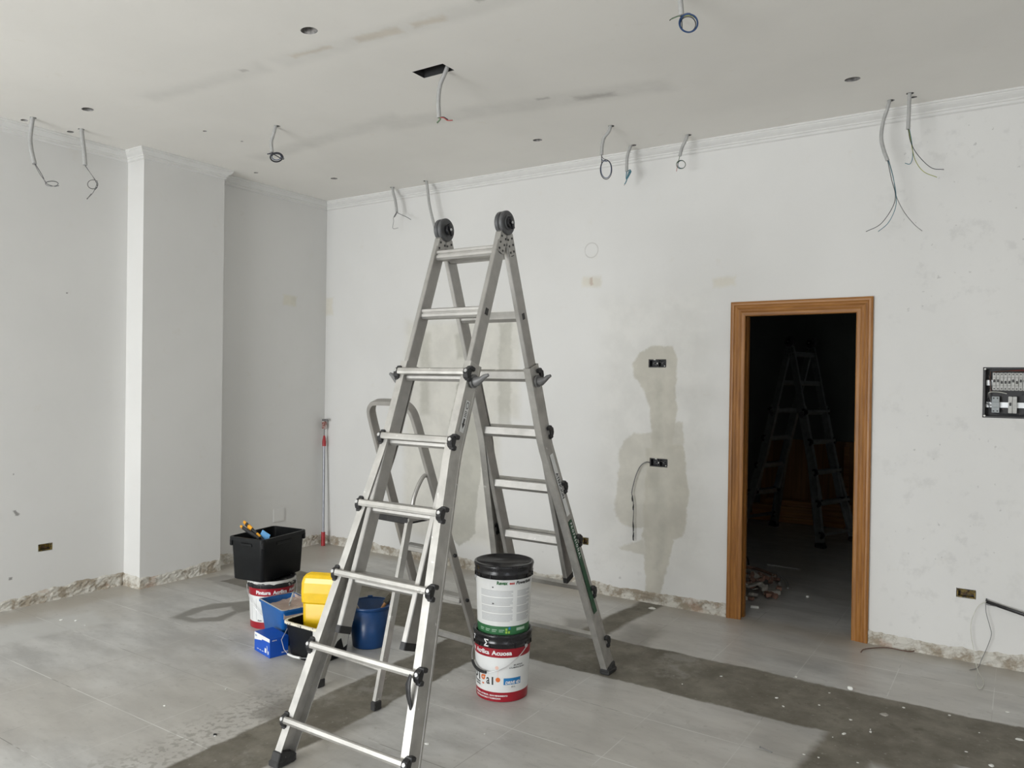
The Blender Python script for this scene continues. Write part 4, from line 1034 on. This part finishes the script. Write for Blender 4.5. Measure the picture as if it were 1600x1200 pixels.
# blank plate in the alcove
mb = MB(); mb.box((XA+.004, 4.60, .335), (.010, .12, .12), 0, None, .003); mb.box((XA+.0095, 4.60, .335), (.003, .10, .10), 0, None, .001)
tag(mb.build('cover_plate', [wall_plain_mat]), 'flat white cover plate low on the alcove wall', 'cover plate')
# fuse box
FB = empty('fuse_box', ((PBX0+PBX1)/2, YB, (PBZ0+PBZ1)/2), 'open black fuse box with two rows of breakers in the wall at the right', 'fuse box')
w, h_ = PBX1-PBX0, PBZ1-PBZ0; mb = MB()
for c, s in (((0, .035, h_/2-.004), (w-.002, .074, .006)), ((0, .035, -h_/2+.004), (w-.002, .074, .006)), ((-w/2+.004, .035, 0), (.006, .074, h_-.002)), ((w/2-.004, .035, 0), (.006, .074, h_-.002)), ((0, .070, 0), (w-.004, .006, h_-.004))):
    mb.box(c, s)
mb.build('enclosure', [panel_black], FB)
mb = MB()
for c, s in (((0, -.001, h_/2-.005), (w, .006, .010)), ((0, -.001, -h_/2+.005), (w, .006, .010)), ((-w/2+.006, -.001, 0), (.012, .006, h_)), ((w/2-.006, -.001, 0), (.012, .006, h_))): mb.box(c, s, 0, None, .001)
mb.build('frame', [blk], FB)
for sx in (-1, 1):
    for sz in (-1, 1):
        mb = MB(); mb.disc((sx*(w/2-.010), -.005, sz*(h_/2-.010)), (0, 1, 0), .0055, .006, 0, 12, .001); mb.build('corner_screw', [chip_m], FB)
for z in (.055, -.070):
    mb = MB(); mb.box((0, .052, z), (w-.03, .012, .032), 0, None, .001); mb.build('din_rail', [chrome], FB)
x = -w/2+.054
for k in range(19):
    xx = x+k*.0179
    if xx > w/2-.02: break
    mb = MB(); mb.box((xx, .035, .0625), (.0170, .040, .100), 0, None, .002); mb.box((xx, .012, .0625), (.0162, .014, .046), 0, None, .002)
    b_ = mb.build('breaker', [brk_body], FB)
    mb = MB(); mb.box((xx, .003, .0625+(-.004 if k in (2, 3, 4, 6) else .004)), (.0075, .012, .016), 0, None, .002); mb.build('toggle', [blk], b_)
    for z in (.022, .103):
        mb = MB(); mb.disc((xx, .0145, z), (0, 1, 0), .0038, .002, 0, 10, .0004); mb.build('terminal_screw', [ink_black], b_)
mb = MB(); mb.box((-w/2+.062, .035, -.068), (.037, .042, .092), 0, None, .002); mb.box((-w/2+.062, .013, -.068), (.037, .010, .030), 0, None, .002)
b_ = mb.build('contactor', [brk_grey], FB)
for sx in (-.009, .009):
    for z in (-.032, -.104):
        mb = MB(); mb.disc((-w/2+.062+sx, .0135, z), (0, 1, 0), .0042, .002, 0, 10, .0004); mb.build('terminal_screw', [ink_black], b_)
mb = MB(); mb.box((-w/2+.132, .035, -.068), (.019, .042, .094), 0, None, .002); b_ = mb.build('breaker', [brk_body], FB)
mb = MB(); mb.box((-w/2+.132, .012, -.064), (.008, .014, .018), 0, None, .002); mb.build('toggle', [blk], b_)
mb = MB(); mb.box((-w/2+.153, .037, -.068), (.021, .040, .094), 0, None, .002); mb.build('differential_switch', [brk_body], FB)
for pts, mt in (([(-.18, .05, .10), (-.165, .035, .05), (-.172, .03, -.02), (-.150, .03, -.10)], w_grey), ([(-.16, .04, .115), (-.10, .03, .122), (.02, .035, .120), (.15, .04, .122)], w_brown), ([(-.18, .04, -.03), (-.175, .03, .0), (-.13, .025, .003), (-.09, .03, -.005)], w_white),
                ([(-.17, .045, .12), (-.172, .03, .06), (-.165, .03, 0)], w_brown), ([(-.19, .04, -.06), (-.175, .02, -.07), (-.14, .03, -.08)], w_grey), ([(-.15, .05, .118), (.0, .045, .128), (.18, .05, .118)], w_red),
                ([(-.185, .04, .03), (-.178, .02, -.06), (-.150, .025, -.115), (-.05, .03, -.125), (.1, .03, -.122)], w_black), ([(-.02, .03, -.01), (.03, .03, .0), (.10, .03, -.004), (.19, .03, -.006)], w_black)):
    mb = MB(); mb.tube(bez(pts, 6), .0022, 0, 6); mb.build('wire', [mt], FB)
# black conduit stub with two thin cords at the right
e0 = at(1541, 940, 1, YB-.03); e1 = Vector((.36, YB-.05, e0.z-.115)); 
CB = empty('flat_conduit', e0, 'black flat conduit stub sticking out along the wall at the right edge', 'conduit')
mb = MB(); mb.tube([Vector((0, .03, .002)), Vector((0, 0, 0)), (e1-e0)*.45, e1-e0], .010, 0, 10, True, .45); mb.build('sheath', [blk], CB)
mb = MB(); mb.tube([Vector((.0, -.006, -.014)), Vector((.02, -.006, -.016)), Vector((.05, -.004, -.018))], .0025, 0, 6); mb.build('wire_end', [w_grey], CB)
f1 = at(1531, 1052, 2, .004)
pts = [at(1541, 940, 1, YB-.034)]+[at(a, b_, 1, YB-.040) for a, b_ in ((1528,948),(1518,970),(1517,990),(1521,1012))]+[at(a, b_, 2, .006) for a, b_ in ((1527,1045),(1536,1062),(1536,1072),(1530,1076),(1525,1066),(1526,1052))]
mb = MB(); mb.tube(bez(pts, 8), .0018, 0, 6); tag(mb.build('thin_cord', [w_white]), 'thin whitish cord looping from the black conduit down to the floor', 'cord')
pts = [at(1540, 942, 1, YB-.030)]+[at(a, b_, 1, YB-.036) for a, b_ in ((1541,958),(1547,980),(1549,992),(1543,1010),(1534,1030))]+[at(a, b_, 2, .005) for a, b_ in ((1528,1043),(1515,1047))]
mb = MB(); mb.tube(bez(pts, 8), .0018, 0, 6); tag(mb.build('thin_cord', [w_grey]), 'thin dark grey wire hanging from the black conduit down to the floor', 'cord')
pts = [at(a, b_, 2, .006) for a, b_ in ((1345,1019),(1352,1014),(1385,1012),(1420,1018),(1432,1015),(1440,1009))]
mb = MB(); mb.tube(bez(pts, 8), .003, 0, 6); tag(mb.build('wire_scrap', [w_brown]), 'brown wire scrap lying on the floor right of the doorway', 'wire')
# ------------------------------------------------------------------ debris
def chunk(mb, c, r, seed, squash=.6):
    rnd = random.Random(seed); n = 7; rings = []
    sx, sy, sz = r*rnd.uniform(.8, 1.3), r*rnd.uniform(.6, 1.0), r*squash*rnd.uniform(.7, 1.1); rz = rnd.uniform(0, PI)
    jit = [rnd.uniform(.75, 1.2) for _ in range(n)]
    for z, k in ((0, .75), (.35, 1.0), (.8, .92), (1, .55)):
        ring = []
        for i in range(n):
            a = 2*PI*i/n; q = Vector((sx*k*jit[i]*math.cos(a), sy*k*jit[i]*math.sin(a), z*2*sz+(rnd.uniform(-.15, .15)*sz if z > 0 else 0))); q.rotate(Matrix.Rotation(rz, 3, 'Z')); ring.append(q+Vector(c))
        rings.append(ring)
    mb.loft(rings, 0, False)
def chip(u, v, r, label, group=None, mat=chip_m, nm='plaster_chip', sq=.3, cat='chip'):
    p = at(u, v, 2, 0); mb = MB(); chunk(mb, (0, 0, 0), r, int(u*7+v), sq); o = mb.build(nm, [mat]); o.location = p; return tag(o, label, cat, group)
chip(1328, 1077, .018, 'largest white plaster lump on the edge of the dark cement strip', None, sq=.5)
chip(1262, 933, .016, 'single white block lying on the floor in the doorway', None, sq=.5)
chip(1593, 1156, .020, 'flat pale chip on the dark floor strip at the right edge', None, sq=.12)
chip(1019, 951, .030, 'flat pale plaster flake on the floor close to the back wall', None, sq=.10)
chip(1382, 1117, .022, 'flat greyish flake in the middle of the dark floor patch', None, chunk_m, sq=.08)
for i, (u, v, r) in enumerate([(1127,1057,.007),(1244,1058,.008),(1066,1069,.005),(1224,1104,.008),(1280,1102,.006),(1329,1125,.008),(1412,1106,.007),(1319,1147,.011),(1360,1144,.008),(1484,1118,.008),(1549,1197,.012),(1574,1113,.008),(1360,1140,.005),(1256,1179,.006),(1510,1175,.006),(1530,1145,.005),(1213,1091,.009),(1296,1083,.005),(1279,1184,.005),(1340,1192,.005),(1301,1152,.004)]):
    ar = 'left of the doorway' if u < 1150 else ('below the doorway' if u < 1340 else 'towards the right edge')
    sz_ = 'tiny' if r < .0065 else ('slightly larger' if r > .0085 else 'small')
    chip(u, v, r, sz_+' white plaster chip on the dark floor strip, '+ar, sz_+' plaster chips on the dark floor strip '+ar, sq=.25)
for i, (u, v, r) in enumerate([(353,1077,.007),(119,970,.010),(96,969,.011),(133,977,.007),(667,1163,.009),(700,1063,.005),(257,1103,.006),(336,1150,.006),(757,1147,.005)]):
    ar = 'near the left wall' if v < 1000 else ('in front of the tall ladder, lower left' if u < 500 else 'between the tall ladder and the stacked buckets')
    chip(u, v, r, 'tiny white crumb on the pale tiles '+ar, 'crumbs on the tiles '+ar, sq=.3)
p = at(1197, 1172, 2, .004); mb = MB(); mb.tube([(-.028, .010, 0), (.028, -.010, 0)], .0022, 0, 8); mb.disc((-.028, .010, 0), (1, -.36, 0), .005, .002, 0, 10, .0004)
o = mb.build('nail', [steel]); o.location = p+Vector((0, 0, .002)); tag(o, 'dark nail lying on the tiles at the bottom of the photo', 'nail')
p = at(336, 1149, 2, 0); mb = MB(); chunk(mb, (0, 0, 0), .010, 9, .5); o = mb.build('rubble_lump', [blk_matte]); o.location = p; tag(o, 'small black lump at the edge of the cement strip, lower left', 'lump')
# rubble in the doorway
rnd = random.Random(21)
for i in range(70):
    a = rnd.random()**.6; t = rnd.uniform(0, 2*PI)
    x_ = -1.70+a*.25*math.cos(t); y2 = 5.93+a*.38*math.sin(t); hgt = max(0, .11*(1-a*1.1))
    if x_ > -1.44 or x_ < -1.90: continue
    mb = MB(); r = rnd.uniform(.014, .042); rr = random.Random(300+i)
    rot = Matrix.Rotation(rr.uniform(-.5, .5), 3, 'X') @ Matrix.Rotation(rr.uniform(0, PI), 3, 'Z') @ Matrix.Rotation(rr.uniform(-.4, .4), 3, 'Y')
    sz = (r*rr.uniform(1.3, 2.6), r*rr.uniform(.8, 1.4), r*rr.uniform(.4, .9)); P8 = []
    for z in (-1, 1):
        for x, y in ((-1, -1), (.2, -1.15), (1, -.7), (1.05, .6), (.1, 1), (-1.1, .7)): P8.append(rot @ Vector((x*sz[0]/2*rr.uniform(.7, 1.15), y*sz[1]/2*rr.uniform(.7, 1.15), z*sz[2]/2*rr.uniform(.7, 1.1))))
    zm = min(p.z for p in P8); P8 = [p-Vector((0, 0, zm)) for p in P8]
    mb.add(P8, [tuple(range(5, -1, -1)), tuple(range(6, 12))]+[(k, (k+1) % 6, 6+(k+1) % 6, 6+k) for k in range(6)])
    br = rnd.random() < .66
    o = mb.build('rubble_chunk', [brick_m if br else chunk_m]); o.location = (x_, y2, hgt*rnd.uniform(.5, 1))
    kind = ('larger ' if r > .030 else 'small ')+('reddish broken brick piece' if br else 'greyish plaster shard')
    where = 'at the front of' if y2 < 5.80 else ('at the back of' if y2 > 6.07 else ('on the right side of' if x_ > -1.62 else 'in the middle of'))
    tag(o, kind+' '+where+' the rubble heap', 'rubble', kind+'s '+where+' the rubble heap')
mb = MB(); mb.box((0, 0, .016), (.13, .055, .032), 0, None, .004); o = mb.build('plaster_offcut', [chunk_m]); o.location = at(1205, 928, 2, 0); o.rotation_euler = (0, 0, .45); tag(o, 'flat pale offcut at the front right of the rubble heap', 'rubble')
mb = MB(); mb.box((0, 0, .008), (.055, .020, .016), 0, None, .002); o = mb.build('plaster_offcut', [chip_m]); o.location = at(1179, 950, 2, 0); o.rotation_euler = (0, 0, .3); tag(o, 'small bright white offcut beside the left door jamb', 'rubble')
def lay(px, r, mat, nm, label, cat, z=.01):
    mb = MB(); mb.tube(bez([at(a, b_, 2, r+.001) for a, b_ in px], 6), r, 0, 8); tag(mb.build(nm, [mat]), label, cat)
lay([(1199, 882), (1225, 886), (1250, 890)], .009, conduit, 'conduit_scrap', 'straight grey conduit piece on the floor behind the doorway', 'pipe')
lay([(1214, 896), (1219, 905), (1218, 912)], .010, conduit, 'conduit_scrap', 'short bent grey conduit scrap beside the rubble heap', 'pipe')
lay([(1220, 900), (1229, 909), (1231, 919)], .008, conduit, 'conduit_scrap', 'curved outer conduit scrap right of the rubble heap', 'pipe')
lay([(1163, 867), (1168, 873), (1170, 882)], .006, blk, 'hook_scrap', 'curved black scrap lying behind the rubble heap', 'scrap')
lay([(1163, 886), (1180, 888), (1200, 895), (1212, 900)], .012, brick_m, 'lath_scrap', 'thin brown lath lying across the back of the rubble heap', 'lath')
# boards against the far wall of the store room
def board(nm, c, s, rz, mat, label, tilt=0, grp=None):
    mb = MB(); mb.box((0, 0, s[2]/2), s, 0, None, .003); o = mb.build(nm, [mat]); o.location = c; o.rotation_euler = (tilt, 0, rz); return tag(o, label, 'board', grp)
board('plywood_board', (-1.95, 9.24, 0), (1.25, .018, .93), 0, ply, 'wide brown board leaning on the far wall of the unlit room', -.06)
board('plywood_board', (-.95, 9.25, 0), (.70, .018, .90), 0, ply, 'narrower brown board at the right of the far wall in the unlit room', -.06)
board('timber_batten', (-1.62, 9.165, 0), (.055, .03, .88), 0, plank_mat, 'upright batten in front of the brown boards in the unlit room', -.06)
for k, (x_, y2, L_, a) in enumerate([(-2.15, 9.05, 1.1, .02), (-2.1, 9.06, 1.0, -.03), (-2.2, 9.04, 1.15, .03), (-2.0, 9.07, .9, 0)]):
    board('timber_plank', (x_, y2, .001+k*.062), (L_, .12, .060), a, plank_mat, ['lowest', 'second lowest', 'third', 'topmost'][k]+' plank of the stack on the floor behind the dark ladder')
